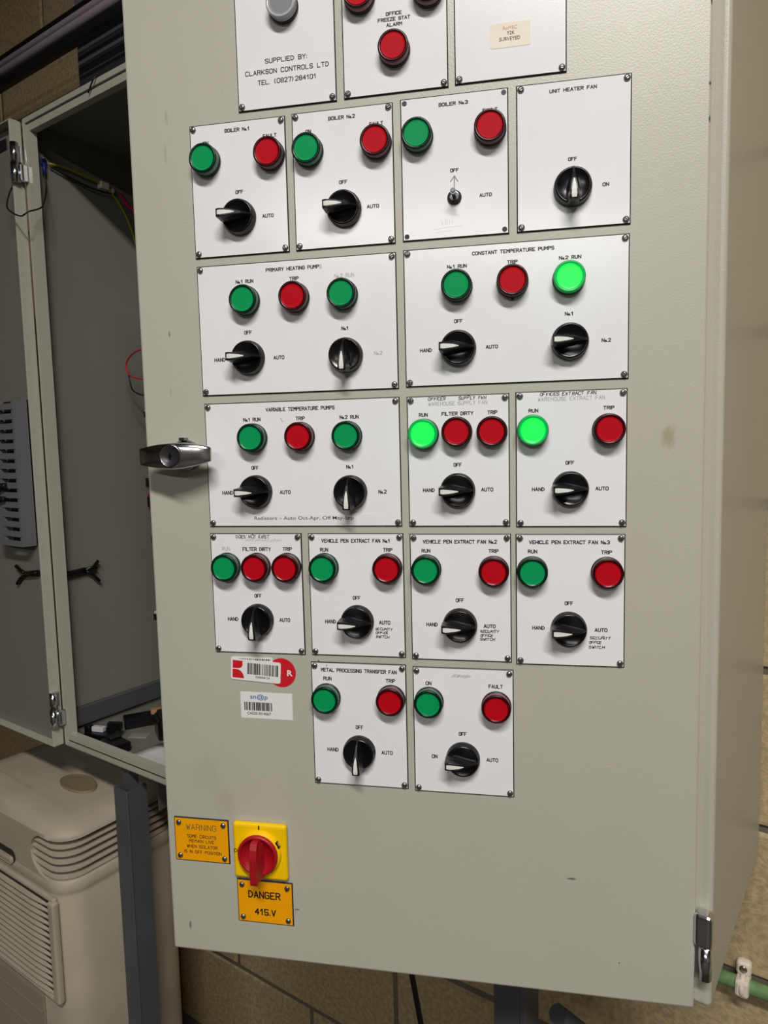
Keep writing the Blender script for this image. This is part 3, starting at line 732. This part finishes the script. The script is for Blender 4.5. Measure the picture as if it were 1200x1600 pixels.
# rubbed-out titles
for key, x, z, w_, h_ in (('blank', -.0579, -.2361, .0185, .0040), ('dne', -.263, -0.0974, .040, .0030)):
    b = MB(); r2 = random.Random(5)
    for i in range(12):
        xx = x - w_ / 2 + w_ * (i + .5) / 12; stroke(b, [(xx - .001, z - h_ * .3 + r2.uniform(-.0006, .0006)), (xx + .0012, z + h_ * .25 + r2.uniform(-.0006, .0006))], .0006)
    b.build('rubbed_patch', mat('rubbed_laminate', (206, 204, 204), rough=.7), P[key], D, origin=(x, y, z))
# small retaining lug on the trip lamp of the constant temperature plate, and wear marks
b = MB(); b.box(-.0052, -.0032, -PT - .003, -PT, .1328, .1362); b.build('lamp_lug', COLLAR, P['constant'], D, origin=(-.0042, -PT, .1345))
b = MB(); stroke(b, [(-.2390, .0290), (-.2378, .0268)], .0004); stroke(b, [(-.2374, .0258), (-.2371, .0254)], .0004); stroke(b, [(-.2455, .0405), (-.2450, .0400)], .0004)
b.build('scuff', GHOST, P['variable'], D, origin=(-.238, y, .027))
b = MB(); stroke(b, [(-.2075, -.2250), (-.2070, -.2258)], .0005); stroke(b, [(-.1990, -.2290), (-.1986, -.2310)], .0003); b.build('scuff', INK, P['metal'], D, origin=(-.2, y, -.23))

# ------------------------------------------------------------------ stickers
def rrect(x0, x1, z0, z1, r, n=4):
    out = []
    for cx, cz, a0 in ((x1 - r, z1 - r, 0), (x0 + r, z1 - r, 90), (x0 + r, z0 + r, 180), (x1 - r, z0 + r, 270)):
        for i in range(n + 1):
            a = math.radians(a0 + 90 * i / n); out.append((cx + r * math.cos(a), cz + r * math.sin(a)))
    return out
def sticker(name, m_, w, h, M, label, cat, r=.002, group=None):
    b = MB(); b.prism(rrect(-w / 2, w / 2, -h / 2, h / 2, r), 0, -.00025)
    return tag(b.build(name, m_, None, M), label, cat, group)
def barcode(par, M, x0, x1, z0, z1, seed, y=-.0004):
    r = random.Random(seed); b = MB(); x = x0
    while x < x1 - .0004:
        w = r.choice((.0004, .0004, .0008, .0012, .0016)); w = min(w, x1 - x)
        b.add([(x, y, z0), (x + w, y, z0), (x + w, y, z1), (x, y, z1)], [(0, 1, 2, 3)]); x += w + r.choice((.0004, .0004, .0007, .0010))
    b.build('barcode', BAR, par, M)
Ms = D @ T((-.0049, -PT, .3712)) @ Matrix.Rotation(math.radians(0), 4, 'Y')
s = sticker('survey_sticker', CREAM, .0368, .0216, Ms, 'cream Y2K SURVEYED sticker on the blank white plate', 'sticker', .002)
b = MB(); b.add(*font_text('RoMEC', 0, .0060, .0128, .0030, -.0004)); tag(b.build('lettering', GHOST_RED, s, Ms), 'faded red print')
b = MB(); b.add(*font_text('Y2K', .0006, .0016, .0072, .0032, -.0004, .01)); b.add(*font_text('SURVEYED', -.0004, -.0034, .0190, .0032, -.0004, .01)); b.build('lettering', BROWN_INK, s, Ms)
# red round R sticker, two asset cards over it
b = MB(); b.prism([(.0158 * math.cos(2 * math.pi * i / 40), .0158 * math.sin(2 * math.pi * i / 40)) for i in range(40)], 0, -.00022)
Mr = D @ T((-.2492, 0, -.2402)); s = tag(b.build('round_sticker', LOGO_RED, None, Mr), 'red round sticker with white R, half under the asset card', 'sticker')
b = MB(); b.add(*font_text('R', .0092, -.0001, .0060, .0064, -.0004, .03)); tag(b.build('lettering', PAPER, s, Mr), 'white letter R')
Mb = D @ T((-.2822, -.0003, -.2345)) @ Matrix.Rotation(math.radians(-.3), 4, 'Y')
s = sticker('asset_card', PAPER, .0470, .0212, Mb, 'white asset card almost hidden behind the front card, barcode sliver above', 'sticker', .0022, 'asset labels below the DOES NOT EXIST plate')
barcode(s, Mb, -.0180, .0215, .0068, .0086, 2)
Mf = D @ T((-.2780, -.0007, -.2391)) @ Matrix.Rotation(math.radians(3.6), 4, 'Y')
s = sticker('asset_card', PAPER, .0560, .0232, Mf, 'front white asset card with red shapes and a barcode ending 6124', 'sticker', .0024, 'asset labels below the DOES NOT EXIST plate')
barcode(s, Mf, -.0093, .0258, -.0042, .0082, 5)
b = MB(); b.add(*font_text('0000006124', .0080, -.0066, .0160, .0024, -.0004, .01)); b.build('lettering', BAR, s, Mf)
b = MB()
q = [(-.0262, .0012), (-.0262, .0098), (-.0150, .0098), (-.0150, .0060)] + [(-.0150 - .0048 * (1 - math.cos(a)), .0060 - .0048 * math.sin(a)) for a in (.4, .8, 1.2, 1.57)]
b.add([(x, -.0004, z) for x, z in q], [list(range(len(q)))])
q = [(-.0262, .0002), (-.0262, -.0094), (-.0132, -.0094)] + [(-.0222 + .0090 * math.cos(a), -.0088 + .0090 * math.sin(a)) for a in (.15, .5, .9, 1.25, 1.57)]
b.add([(x, -.0004, z) for x, z in q], [list(range(len(q)))])
tag(b.build('red_emblem', LOGO_RED, s, Mf), 'two red shapes printed at the left end')
Mn = D @ T((-.2677, 0, -.2775)) @ Matrix.Rotation(math.radians(.3), 4, 'Y')
s = sticker('asset_label', PAPER, .0584, .0292, Mn, 'white square-cornered label with blue lettering above a barcode, the lowest of the stickers', 'sticker', .0005, 'asset labels below the DOES NOT EXIST plate')
b = MB(); b.add(*font_text('sn@p', -.0082, .0090, .0200, .0068, -.0004, .012)); tag(b.build('lettering', LOGO_BLUE, s, Mn), 'blue lettering')
barcode(s, Mn, -.0252, .0062, -.0058, .0034, 11)
b = MB(); b.add(*font_text('CA020 0014667', -.0087, -.0090, .0270, .0032, -.0004, .012)); b.build('lettering', BAR, s, Mn)

# ------------------------------------------------------------------ red and yellow isolator
ix0, ix1, iz0, iz1 = -.3105, -.2488, -.4720, -.4088
icx, icz = -.2797, -.4404
Mi = D @ T((icx, 0, icz))
iso = empty('isolator_switch', Mi)
tag(iso, 'red rotary isolator on a yellow square plate above the DANGER plate', 'switch')
b = MB(); b.rbox(-.0308, .0308, -.0075, 0, -.0318, .0318, .0035, 3); b.build('base', ISO_YELLOW, iso, Mi)
b = MB(); b.lathe([(.0252, .0072), (.0246, .0100), (.0238, .0118), (.0215, .0122)], 44, 0); b.build('collar', ISO_YELLOW, iso, Mi)
b = MB(); y = -.0076
b.add([(-.0008, y, .0255), (.0008, y, .0255), (.0008, y, .0305), (-.0008, y, .0305)], [(0, 1, 2, 3)])
q = [(-.0278 + .0022 * math.cos(a), .0022 * math.sin(a)) for a in [i * math.pi / 8 for i in range(16)]]; q2 = [(-.0278 + .0014 * math.cos(a), .0014 * math.sin(a)) for a in [i * math.pi / 8 for i in range(16)]]
b.add([(x, y, z) for x, z in q + q2], [(i, (i + 1) % 16, 16 + (i + 1) % 16, 16 + i) for i in range(16)])
tag(b.build('lettering', INK, iso, Mi), 'black on and off marks')
b = MB(); Rr = Matrix.Rotation(math.radians(-28), 4, 'Y'); b.box(.0225, .0256, -.0113, -.0072, -.0036, .0036, 0, Rr); b.box(.0232, .0260, -.0106, -.0072, -.0019, .0019, 1, Rr)
b.build('padlock_slot', [BLACK, mat('slot_tan', (196, 150, 70))], iso, Mi)
b = MB()
b.lathe([(.0224, .0120), (.0226, .0150), (.0216, .0163), (.0198, .0163), (.0188, .0154), (.0182, .0128), (.0010, .0126)], 44, [0, 0, 0, 0, 0, 1])
kn = b.build('knob', [ISO_RED, ISO_RED], iso, Mi)
b = MB(); rings = []
for z, w, f, h in ((.0192, .0036, .0126, .0205), (.0186, .0046, .0126, .0235), (.013, .0062, .0126, .0268), (.004, .0076, .0126, .0285), (-.010, .0074, .0126, .0290), (-.018, .0064, .0126, .0290), (-.0225, .0056, .0165, .0288), (-.0252, .0048, .0180, .0282), (-.0262, .0040, .0190, .0275)):
    rings.append([(-w, -f, z), (-w * .62, -(h - .006), z), (-.0038, -h, z), (.0038, -h, z), (w * .62, -(h - .006), z), (w, -f, z)])
b.loft(rings, smooth=False)
for sx in (-1, 1): b.box(sx * .0022 - .0005, sx * .0022 + .0005, -.0294, -.0286, -.022, .002)
b.build('grip', ISO_RED, kn, Mi)

# ------------------------------------------------------------------ what hangs on and lies in the open left half
def wire(name, pts, r, m_, label, group=None):
    b = MB(); b.tube(pts, r, 8)
    o = b.build(name, m_, None, None, origin=pts[0])
    return tag(o, label, 'wire', group)
sx = CX0 + .0045
W1 = wire('earth_wire', [(sx + .004, .034, 2.026), (sx + .006, .033, 2.004), (sx + .012, .030, 1.978), (-.545, .004, 1.938), (-.530, -.030, 1.918), (-.552, -.034, 1.914), (-.592, -.034, 1.935), (-.604, -.024, 1.962), (-.612, -.008, 1.990)], .0014, CABLE_BLK, 'thin black earth lead looping from the cabinet side to the open left door')
for nm, c, m_ in (('crimp_terminal', (sx + .004, .034, 2.022), BLUE), ('crimp_terminal', (-.612, -.008, 1.992), BLUE)):
    b = MB(); b.tube([(c[0], c[1], c[2] + .008), (c[0], c[1], c[2] - .012)], .0034, 10, smooth_path=False); b.rbox(c[0] - .002, c[0] + .001, c[1] - .006, c[1] + .006, c[2] + .006, c[2] + .016, .001, 1); tag(b.build(nm, m_, W1, None, origin=c), 'blue crimp terminal')
b = MB(); b.tube([(sx - .004, .034, 2.034), (sx + .007, .034, 2.034)], .0042, 12, smooth_path=False); b.build('earth_stud', CHROME_D, body, None, origin=(sx, .034, 2.034))
wire('earth_wire', [(sx + .003, .045, 2.033), (sx + .005, .075, 2.034), (sx + .006, .110, 2.030), (sx + .006, .148, 2.025), (sx + .006, .180, 2.005), (sx + .006, .205, 1.970), (sx + .008, .222, 1.920), (sx + .01, .236, 1.86)], .0021, EARTH, 'green and yellow earth wire drooping along the inner left side')
wire('earth_wire', [(sx + .003, .046, 2.028), (sx + .005, .080, 2.019), (sx + .006, .115, 2.012), (sx + .006, .150, 2.010), (sx + .006, .172, 2.012)], .0018, CABLE_BLK, 'short black wire beside the green and yellow earth wire')
b = MB(); b.rbox(sx - .004, sx + .010, .146, .166, 2.016, 2.030, .002, 1); b.rbox(sx - .004, sx + .006, .172, .180, 2.014, 2.024, .002, 1); tag(b.build('wire_clip', CLIPM, None, None, origin=(sx, .15, 2.016)), 'pale cable clip holding the green and yellow wire', 'clip')
wire('control_wire', [(-.620, .24, 2.090), (-.612, .215, 2.064), (-.590, .20, 2.020), (-.556, .20, 1.984), (-.50, .22, 1.95), (-.47, .26, 1.93)], .0032, PINK, 'bright pink wire curving down inside the cabinet top')
wire('control_wire', [(-.46, .17, 1.700), (-.492, .152, 1.694), (-.520, .150, 1.684), (-.534, .150, 1.668), (-.526, .150, 1.650), (-.500, .152, 1.640), (-.46, .17, 1.636)], .0018, REDW, 'loop of red wire showing past the door edge')
wire('control_wire', [(-.534, .155, 1.655), (-.526, .152, 1.630), (-.506, .150, 1.612), (-.46, .17, 1.598)], .0015, CABLE_BLK, 'loop of black wire under the red loop')
# modules on the mounting plate, mostly hidden by the door
def module(name, x, z, w, h, m_, label, cat, y=.150):
    b = MB(); b.rbox(x, x + w, y, CY1 - .031, z - h / 2, z + h / 2, .002, 1); b.rbox(x + .004, x + w - .004, y - .004, y + .002, z - h * .3, z + h * .3, .001, 1, 1)
    return tag(b.build(name, [m_, BLACK], None, None, origin=(x, y, z)), label, cat, 'control gear past the door edge')
GREYM = mat('grey_gear_plastic', (120, 122, 126)); REDM = mat('red_gear_plastic', (170, 30, 44)); WHM = mat('white_gear_plastic', (205, 205, 205))
module('contactor', -.486, 1.569, .05, .020, WHM, 'white terminal just showing above the door handle', 'terminal')
module('contactor', -.492, 1.436, .05, .030, GREYM, 'grey terminal just showing below the door handle', 'terminal')
module('contactor', -.490, 1.398, .05, .034, REDM, 'red terminal block just showing below the door handle', 'terminal')
module('contactor', -.484, 1.322, .05, .024, BLACK, 'black terminal just showing left of the variable pumps plate', 'terminal')
module('contactor', -.491, 1.165, .05, .022, WHM, 'white terminal just showing level with the switches bottom row', 'terminal')
# black door-cable bracket on the inner side and black clip on the door
def bracket(name, pts, arms, label, m_=BLACK):
    b = MB()
    b.tube(pts, .0062, 8, smooth_path=False)
    for a in arms: b.tube(a, .0036, 8, smooth_path=False)
    return tag(b.build(name, m_, None, None, origin=pts[0]), label, 'clip')
bracket('cable_bracket', [(sx + .005, .004, 1.262), (sx + .005, .062, 1.266)], [[(sx + .006, .060, 1.267), (sx + .008, .078, 1.270), (sx + .008, .090, 1.281)], [(sx + .006, .060, 1.266), (sx + .008, .076, 1.256), (sx + .008, .090, 1.240)], [(sx + .006, .056, 1.266), (sx + .010, .084, 1.268)]], 'black strap clip on the inner left side of the cabinet')
bracket('cable_bracket', [(-.624, -.008, 1.268), (-.672, -.008, 1.262)], [[(-.670, -.008, 1.262), (-.688, -.010, 1.268), (-.704, -.010, 1.276)], [(-.670, -.008, 1.262), (-.690, -.010, 1.252), (-.704, -.010, 1.240)]], 'black forked clip on the open left door')
# slotted wiring duct on the left door
duct = empty('wiring_duct', T((-.68, -.005, 1.32)))
tag(duct, 'grey slotted wiring duct screwed to the open left door', 'cable duct')
dx0, dx1, dz0, dz1 = -.690, -.624, 1.322, 1.600
b = MB(); b.box(dx0, dx1, -.0075, -.0055, dz0, dz1); b.box(dx1 - .008, dx1, -.034, -.0055, dz0, dz1); b.box(dx0 - .03, dx0 + .004, -.034, -.0055, dz0, dz1)
b.build('duct_base', DUCT_GREY, duct, None, origin=(dx0, -.006, dz0))
n = 15; pz = (dz1 - dz0) / n
me = None
for i in range(n):
    z = dz0 + pz * i
    if me is None:
        b = MB(); b.box(dx0 - .002 - dx1, 0, -.0015, 0, 0, pz * .60); me = b.mesh('duct_finger', DUCT_GREY)
    inst('duct_finger', me, duct, T((dx1 - .001, -.0335, z)))
b = MB(); b.box(dx0 + .004, dx1 - .009, -.020, -.018, dz0 + .002, dz1 - .002); b.build('duct_inside', RUBBER, duct, None, origin=(dx0, -.02, dz0))
b = MB(); b.tube([(-.72, -.03, 1.42), (-.690, -.044, 1.435), (-.664, -.037, 1.438)], .006, 8); b.tube([(-.72, -.03, 1.40), (-.695, -.042, 1.412), (-.672, -.037, 1.412)], .005, 8); b.build('wire_bundle', CABLE_BLK, duct, None, origin=(-.70, -.04, 1.42))
# loose things on the cabinet floor
FZ = CZ0 + .0005
def part_box(par, name, c, s, rz, m_, r=.002):
    b = MB(); b.rbox(-s[0] / 2, s[0] / 2, -s[1] / 2, s[1] / 2, 0, s[2], r, 1)
    return b.build(name, m_, par, T(c) @ Matrix.Rotation(rz, 4, 'Z'))
r1 = empty('relay_socket', T((-.545, .055, FZ))); tag(r1, 'black relay base with a white tag lying at the front corner of the cabinet floor', 'relay')
part_box(r1, 'socket', (-.545, .055, FZ), (.062, .036, .020), .35, BLACK); part_box(r1, 'tag', (-.549, .050, FZ + .020), (.026, .011, .010), .35, WHM, .001); part_box(r1, 'catch', (-.567, .040, FZ + .018), (.012, .016, .014), .35, BLACK); part_box(r1, 'catch', (-.532, .075, FZ + .018), (.030, .010, .016), .5, BLACK)
r2 = empty('relay_socket', T((-.480, .050, FZ))); tag(r2, 'plain black relay lying nearest the cabinet sill', 'relay')
part_box(r2, 'housing', (-.482, .042, FZ), (.056, .034, .020), -.1, BLACK); part_box(r2, 'plug', (-.497, .05, FZ + .02), (.020, .026, .004), -.1, RUBBER)
r3 = empty('relay_socket', T((-.54, .155, FZ))); tag(r3, 'black relay base with an orange tag lying further back', 'relay')
part_box(r3, 'socket', (-.545, .150, FZ), (.036, .078, .022), -.5, BLACK); part_box(r3, 'tag', (-.528, .170, FZ + .022), (.016, .022, .009), -.5, mat('orange_tag', (190, 140, 104)), .001); part_box(r3, 'catch', (-.520, .19, FZ + .018), (.022, .014, .018), -.5, BLACK)
r4 = empty('transformer', T((-.44, .14, FZ))); tag(r4, 'square black transformer standing on the cabinet floor by the door edge', 'transformer')
part_box(r4, 'housing', (-.452, .150, FZ), (.060, .060, .042), -.5, BLACK, .004); part_box(r4, 'cover', (-.452, .150, FZ + .042), (.050, .050, .006), -.5, RUBBER, .002)
b = MB(); b.rbox(-.020, .020, -.010, .010, 0, .004, .001, 1); tag(b.build('crumpled_wrapper', mat('clear_plastic_scrap', (150, 146, 140), rough=.25), None, T((-.498, .105, FZ)) @ Matrix.Rotation(.5, 4, 'Z')), 'scrap of clear plastic lying between the black relays', 'wrapper')
b = MB(); Q = []
for i in range(9):
    x = -.432 + .20 * i / 8
    Q.append((x, .012 + .0022 * math.sin(i * .9)))
vs = []; nx = 9; ny = 6
for j in range(ny):
    for i in range(nx):
        u, v = i / (nx - 1), j / (ny - 1)
        vs.append((-.432 + .200 * u + .02 * v, .020 + .075 * v, .006 + .0035 * math.sin(3 * u + 2 * v) - .004 * (1 - u) * (1 - v) * 0 + .002 * v))
k = len(vs); vs += [(x, y, 0.0004) for x, y, z in vs]
F = [(j * nx + i, j * nx + i + 1, (j + 1) * nx + i + 1, (j + 1) * nx + i) for j in range(ny - 1) for i in range(nx - 1)]
F += [tuple(k + q for q in f[::-1]) for f in F]
edge = [i for i in range(nx)] + [j * nx + nx - 1 for j in range(1, ny)] + [(ny - 1) * nx + i for i in range(nx - 2, -1, -1)] + [j * nx for j in range(ny - 2, 0, -1)]
F += [(a, c, c + k, a + k) for a, c in zip(edge, edge[1:] + edge[:1])]
b.add(vs, F, smooth=True)
tag(b.build('paper_sheets', PAPER, None, T((0, 0, FZ))), 'white folded papers lying inside the cabinet sill', 'paper')

# ------------------------------------------------------------------ services on the wall
def pipe(name, pts, r, m_, label, cat='pipe', group=None, n=14):
    b = MB(); b.tube(pts, r, n, smooth_path=False)
    return tag(b.build(name, m_, None, None, origin=pts[0]), label, cat, group)
pipe('conduit', [(-1.9, .20, 2.402), (.7, .20, 2.402)], .0085, CONDUIT, 'upper of the two pale conduits above the cabinet', 'pipe', 'conduits above the cabinet')
pipe('conduit', [(-1.9, .192, 2.378), (.7, .192, 2.378)], .0100, CONDUIT, 'lower of the two pale conduits above the cabinet', 'pipe', 'conduits above the cabinet')
pipe('conduit', [(-1.9, .205, 2.422), (.7, .205, 2.422)], .0055, CABLE_BLK, 'thin black cable along the top of the pale conduits', 'cable', 'conduits above the cabinet')
pipe('dark_pipe', [(-1.9, .190, 2.352), (.7, .190, 2.352)], .0135, mat('black_pipe_paint', (26, 25, 30), rough=.5), 'thick black pipe just below the pale conduits', 'pipe', 'conduits above the cabinet')
b = MB(); b.rbox(-.808, -.560, .262, WALLY - .006, CZ1 + .0005, 3.19, .003, 1);
tag(b.build('cable_trunking', TRUNK_GREY, None, None, origin=(-.68, .30, CZ1)), 'flat grey vertical trunking rising behind the conduits', 'trunking')
wire('loose_wire', [(-.548, .20, CZ1 + .002), (-.50, .12, CZ1 + .012), (-.42, .06, CZ1 + .006), (-.36, .012, CZ1 + .003), (-.354, -.004, CZ1 - .004), (-.372, -.0045, CZ1 - .022)], .0013, CABLE_BLK, 'thin dark wire lying over the cabinet top edge')
pipe('wall_pipe', [(-.2, .318, .736), (1.6, .318, .726)], .0098, GREEN_PIPE, 'green painted pipe along the wall beside the cabinet foot', 'pipe')
b = MB(); b.tube([(.566 + .010 * math.cos(a) * 0, .318 - .0125 * math.cos(a), .7318 - .0125 * math.sin(a)) for a in [i * math.pi / 8 - math.pi / 2 for i in range(9)]], .0040, 8)
b.rbox(.557, .575, .304, .334, .720, .744, .004, 2); b.rbox(.556, .576, .318, .334, .742, .764, .006, 3); 
pc = tag(b.build('pipe_clip', CLIPM, None, None, origin=(.566, .33, .73)), 'cream clip holding the green pipe', 'clip')
b = MB(); S = T((.566, .318, .7545)); b.lathe([(.0052, 0), (.0048, .0012), (.0015, .0014)], 14, 0); b.build('clip_screw', SCREW, pc, S)
pipe('hanging_cable', [(.139, .10, CZ0 - .001), (.150, .10, .72), (.168, .10, .63), (.175, .10, .40)], .0042, CABLE_BLK, 'black cable hanging from the cabinet underside', 'cable')

# ------------------------------------------------------------------ portable air conditioner
AX0, AX1, AY0, AY1, AT = -.872, -.470, -.088, .175, .822
ac = empty('portable_air_conditioner', T((-.67, .05, 0)))
tag(ac, 'aged beige portable air conditioner with louvred vents below the left door', 'air conditioner')
def plan(off=0.0, notch=None, r=.050):
    """rounded outline (x, y), counter-clockwise, shrunk by off"""
    x0, x1, y0, y1 = AX0 + off, AX1 - off, AY0 + off, AY1 - off; out = []
    rr = max(r - off, .012)
    for cx, cy, a0 in ((x1 - rr, y0 + rr, -90), (x1 - rr, y1 - rr, 0), (x0 + rr, y1 - rr, 90), (x0 + rr, y0 + rr, 180)):
        for i in range(9):
            a = math.radians(a0 + 90 * i / 8); out.append((cx + rr * math.cos(a), cy + rr * math.sin(a)))
    return out
VZ0, VZ1 = .722, .800
b = MB()
b.loft([[(x, y, .02) for x, y in plan(.006)], [(x, y, .03) for x, y in plan(.001)], [(x, y, .690) for x, y in plan()], [(x, y, .694) for x, y in plan(.0022)], [(x, y, .698) for x, y in plan()], [(x, y, VZ0 - .004) for x, y in plan()], [(x, y, VZ0) for x, y in plan(.004)]])
b.build('lower_case', AC, ac, None, origin=(-.67, .05, .02))
rings = []
for off, z in ((.003, VZ1 - .004), (.0, VZ1), (.001, VZ1 + .006), (.006, VZ1 + .014), (.016, VZ1 + .021), (.032, VZ1 + .0255), (.055, VZ1 + .0275)):
    rings.append([(x, y, z - .020 * max(0, (x + .60) / .13) * (1 if z > VZ1 + .003 else 0) * .5 + (.010 if z > VZ1 + .01 else 0) * max(0, min(1, (-.66 - x) / .08))) for x, y in plan(off)])
b = MB(); b.loft(rings); b.build('top_cover', AC, ac, None, origin=(-.67, .05, VZ1))
b = MB(); ell = []  # darker brown oval disc, slightly proud of the top cover
for k_, (rx, ry, dz) in enumerate(((.050, .027, -.008), (.050, .027, .0036), (.047, .025, .0042), (.044, .023, .0032))):
    ell.append([(-.612 + rx * math.cos(a), .036 + ry * math.sin(a), VZ1 + .0275 + dz - .010 * max(0, (-.612 + rx * math.cos(a) + .60) / .13)) for a in [2 * math.pi * i / 28 for i in range(28)]])
b.loft(ell); tag(b.build('lid_oval', mat('brown_lid_oval', (132, 118, 92), rough=.6), ac, None, origin=(-.612, .036, VZ1 + .027)), 'dull brown oval on the top cover')
# the wrap-round vent: dark core, solid front part that ends in a rounded edge, louvres
b = MB(); b.prism_z(plan(.045), VZ0 - .006, VZ1 + .004); b.build('vent_core', AC_DARK, ac, None, origin=(-.67, .05, VZ0))
NX = -.545
b = MB()
pl = plan()
q = [(AX0 + .03, VZ0 - .006), (NX + .022, VZ0 - .006)] + [(NX + .022 - .052 * math.sin(a), (VZ0 + VZ1) / 2 - .0415 * math.cos(a)) for a in [math.pi * i / 12 for i in range(13)]] + [(NX + .022, VZ1 + .004), (AX0 + .03, VZ1 + .004)]
b.prism(q, AY0 + .05, AY0 + .0004); b.rbox(AX0 + .0005, AX0 + .06, AY0 + .03, AY1 - .03, VZ0 - .01, VZ1 + .008, .006, 2)
# rounded outer left corner
cc = [(x, y) for x, y in pl[27:36]]; b.prism_z(cc + [(AX0 + .07, AY0 + .06)], VZ0 - .006, VZ1 + .004)
b.build('front_panel', AC, ac, None, origin=(-.7, AY0, VZ0))
for i in range(5):
    z = VZ0 + .002 + i * .0145
    outer = [p for p in plan(.004)]
    path = [(NX - .030, AY0 + .004)] + outer[0:9] + outer[9:13]
    inner = [(NX - .030, AY0 + .026)] + plan(.026)[0:9] + plan(.026)[9:13]
    b = MB(); n = len(path)
    vs = [(x, y, z) for x, y in path] + [(x, y, z + .0022) for x, y in path] + [(x, y, z + .0060) for x, y in inner] + [(x, y, z + .0078) for x, y in inner]
    F = []
    for q in range(n - 1):
        F += [(q, q + 1, n + q + 1, n + q), (n + q, n + q + 1, 3 * n + q + 1, 3 * n + q), (2 * n + q, 2 * n + q + 1, q + 1, q), (3 * n + q, 3 * n + q + 1, 2 * n + q + 1, 2 * n + q)]
    F += [(0, n, 3 * n, 2 * n), (n - 1, 2 * n - 1, 4 * n - 1, 3 * n - 1)]
    b.add(vs, F, smooth=False); b.build('slat', AC, ac, None, origin=(AX1, AY0, z))
# front intake grille: frame, dark recess, louvres curving in at their right ends
GX0, GX1, GZ0, GZ1 = AX0 + .02, -.512, .494, .684
b = MB()
for q in ((GX1, GX1 + .020, GZ0 - .004, GZ1 + .004), ): b.rbox(q[0], q[1], AY0 - .010, AY0 + .004, q[2], q[3], .005, 3)
b.rbox(GX0 - .012, GX1 + .016, AY0 - .006, AY0 + .004, GZ1, GZ1 + .010, .004, 2); b.rbox(GX0 - .012, GX1 + .016, AY0 - .006, AY0 + .004, GZ0 - .010, GZ0, .004, 2); b.rbox(GX0 - .014, GX0, AY0 - .008, AY0 + .004, GZ0 - .006, GZ1 + .006, .004, 2)
gf = b.build('grille_frame', AC, ac, None, origin=(GX1, AY0, GZ0))
b = MB(); b.box(GX0, GX1, AY0 - .0012, AY0 + .002, GZ0, GZ1); b.build('grille_recess', AC_DARK, gf, None, origin=(GX1, AY0, GZ0))
n_l = 15; me = None
for i in range(n_l):
    z = GZ0 + .003 + i * (GZ1 - GZ0 - .004) / n_l
    if me is None:
        b = MB()
        xs = [(GX0 + .001, -.0085), (-.62, -.0085), (-.575, -.0080), (-.550, -.0065), (-.530, -.0040), (GX1 - .0005, -.0025)]
        m_ = len(xs); vs = [(x, y, 0) for x, y in xs] + [(x, y, .0018) for x, y in xs] + [(x, -.001, .0030) for x, y in xs] + [(x, -.001, .0046) for x, y in xs]
        F = []
        for q in range(m_ - 1): F += [(q, q + 1, m_ + q + 1, m_ + q), (m_ + q, m_ + q + 1, 3 * m_ + q + 1, 3 * m_ + q), (2 * m_ + q, 2 * m_ + q + 1, q + 1, q)]
        F += [(0, m_, 3 * m_, 2 * m_), (m_ - 1, 2 * m_ - 1, 4 * m_ - 1, 3 * m_ - 1)]
        b.add(vs, F); me = b.mesh('slat', AC)
    inst('slat', me, gf, T((0, AY0, z)))
# ribbed filter panel under the grille, and the handle recess above it
b = MB(); b.box(GX0, -.560, AY0 - .0030, AY0 + .002, .06, GZ0 - .016)
for i in range(74): b.box(GX0 + i * .004, GX0 + i * .004 + .0020, AY0 - .0055, AY0 - .0028, .062, GZ0 - .018)
for zz in (.39, .44): b.box(GX0, -.562, AY0 - .0062, AY0 - .003, zz, zz + .003)
tag(b.build('filter_screen', mat('ribbed_filter_plastic', (150, 140, 124), rough=.7), ac, None, origin=(-.7, AY0, .06)), kind='stuff')
b = MB(); b.rbox(-.76, -.634, AY0 - .0012, AY0 + .004, .712, .738, .012, 4, edges='y'); b.build('handle_recess', AC_DARK, ac, None, origin=(-.7, AY0, .72))
b = MB(); b.rbox(-.76, -.640, AY0 - .006, AY0 - .0005, .712, .726, .005, 3); b.build('handle_lip', AC, ac, None, origin=(-.7, AY0, .712))
b = MB(); b.lathe([(.02, 0), (.02, .022)], 16)
for x in (-.82, -.52):
    for y in (-.04, .13):
        c_ = MB(); c_.tube([(x - .012, y, .0195), (x + .012, y, .0195)], .0195, 16, smooth_path=False); c_.build('castor', BLACK, ac, None, origin=(x, y, .02))
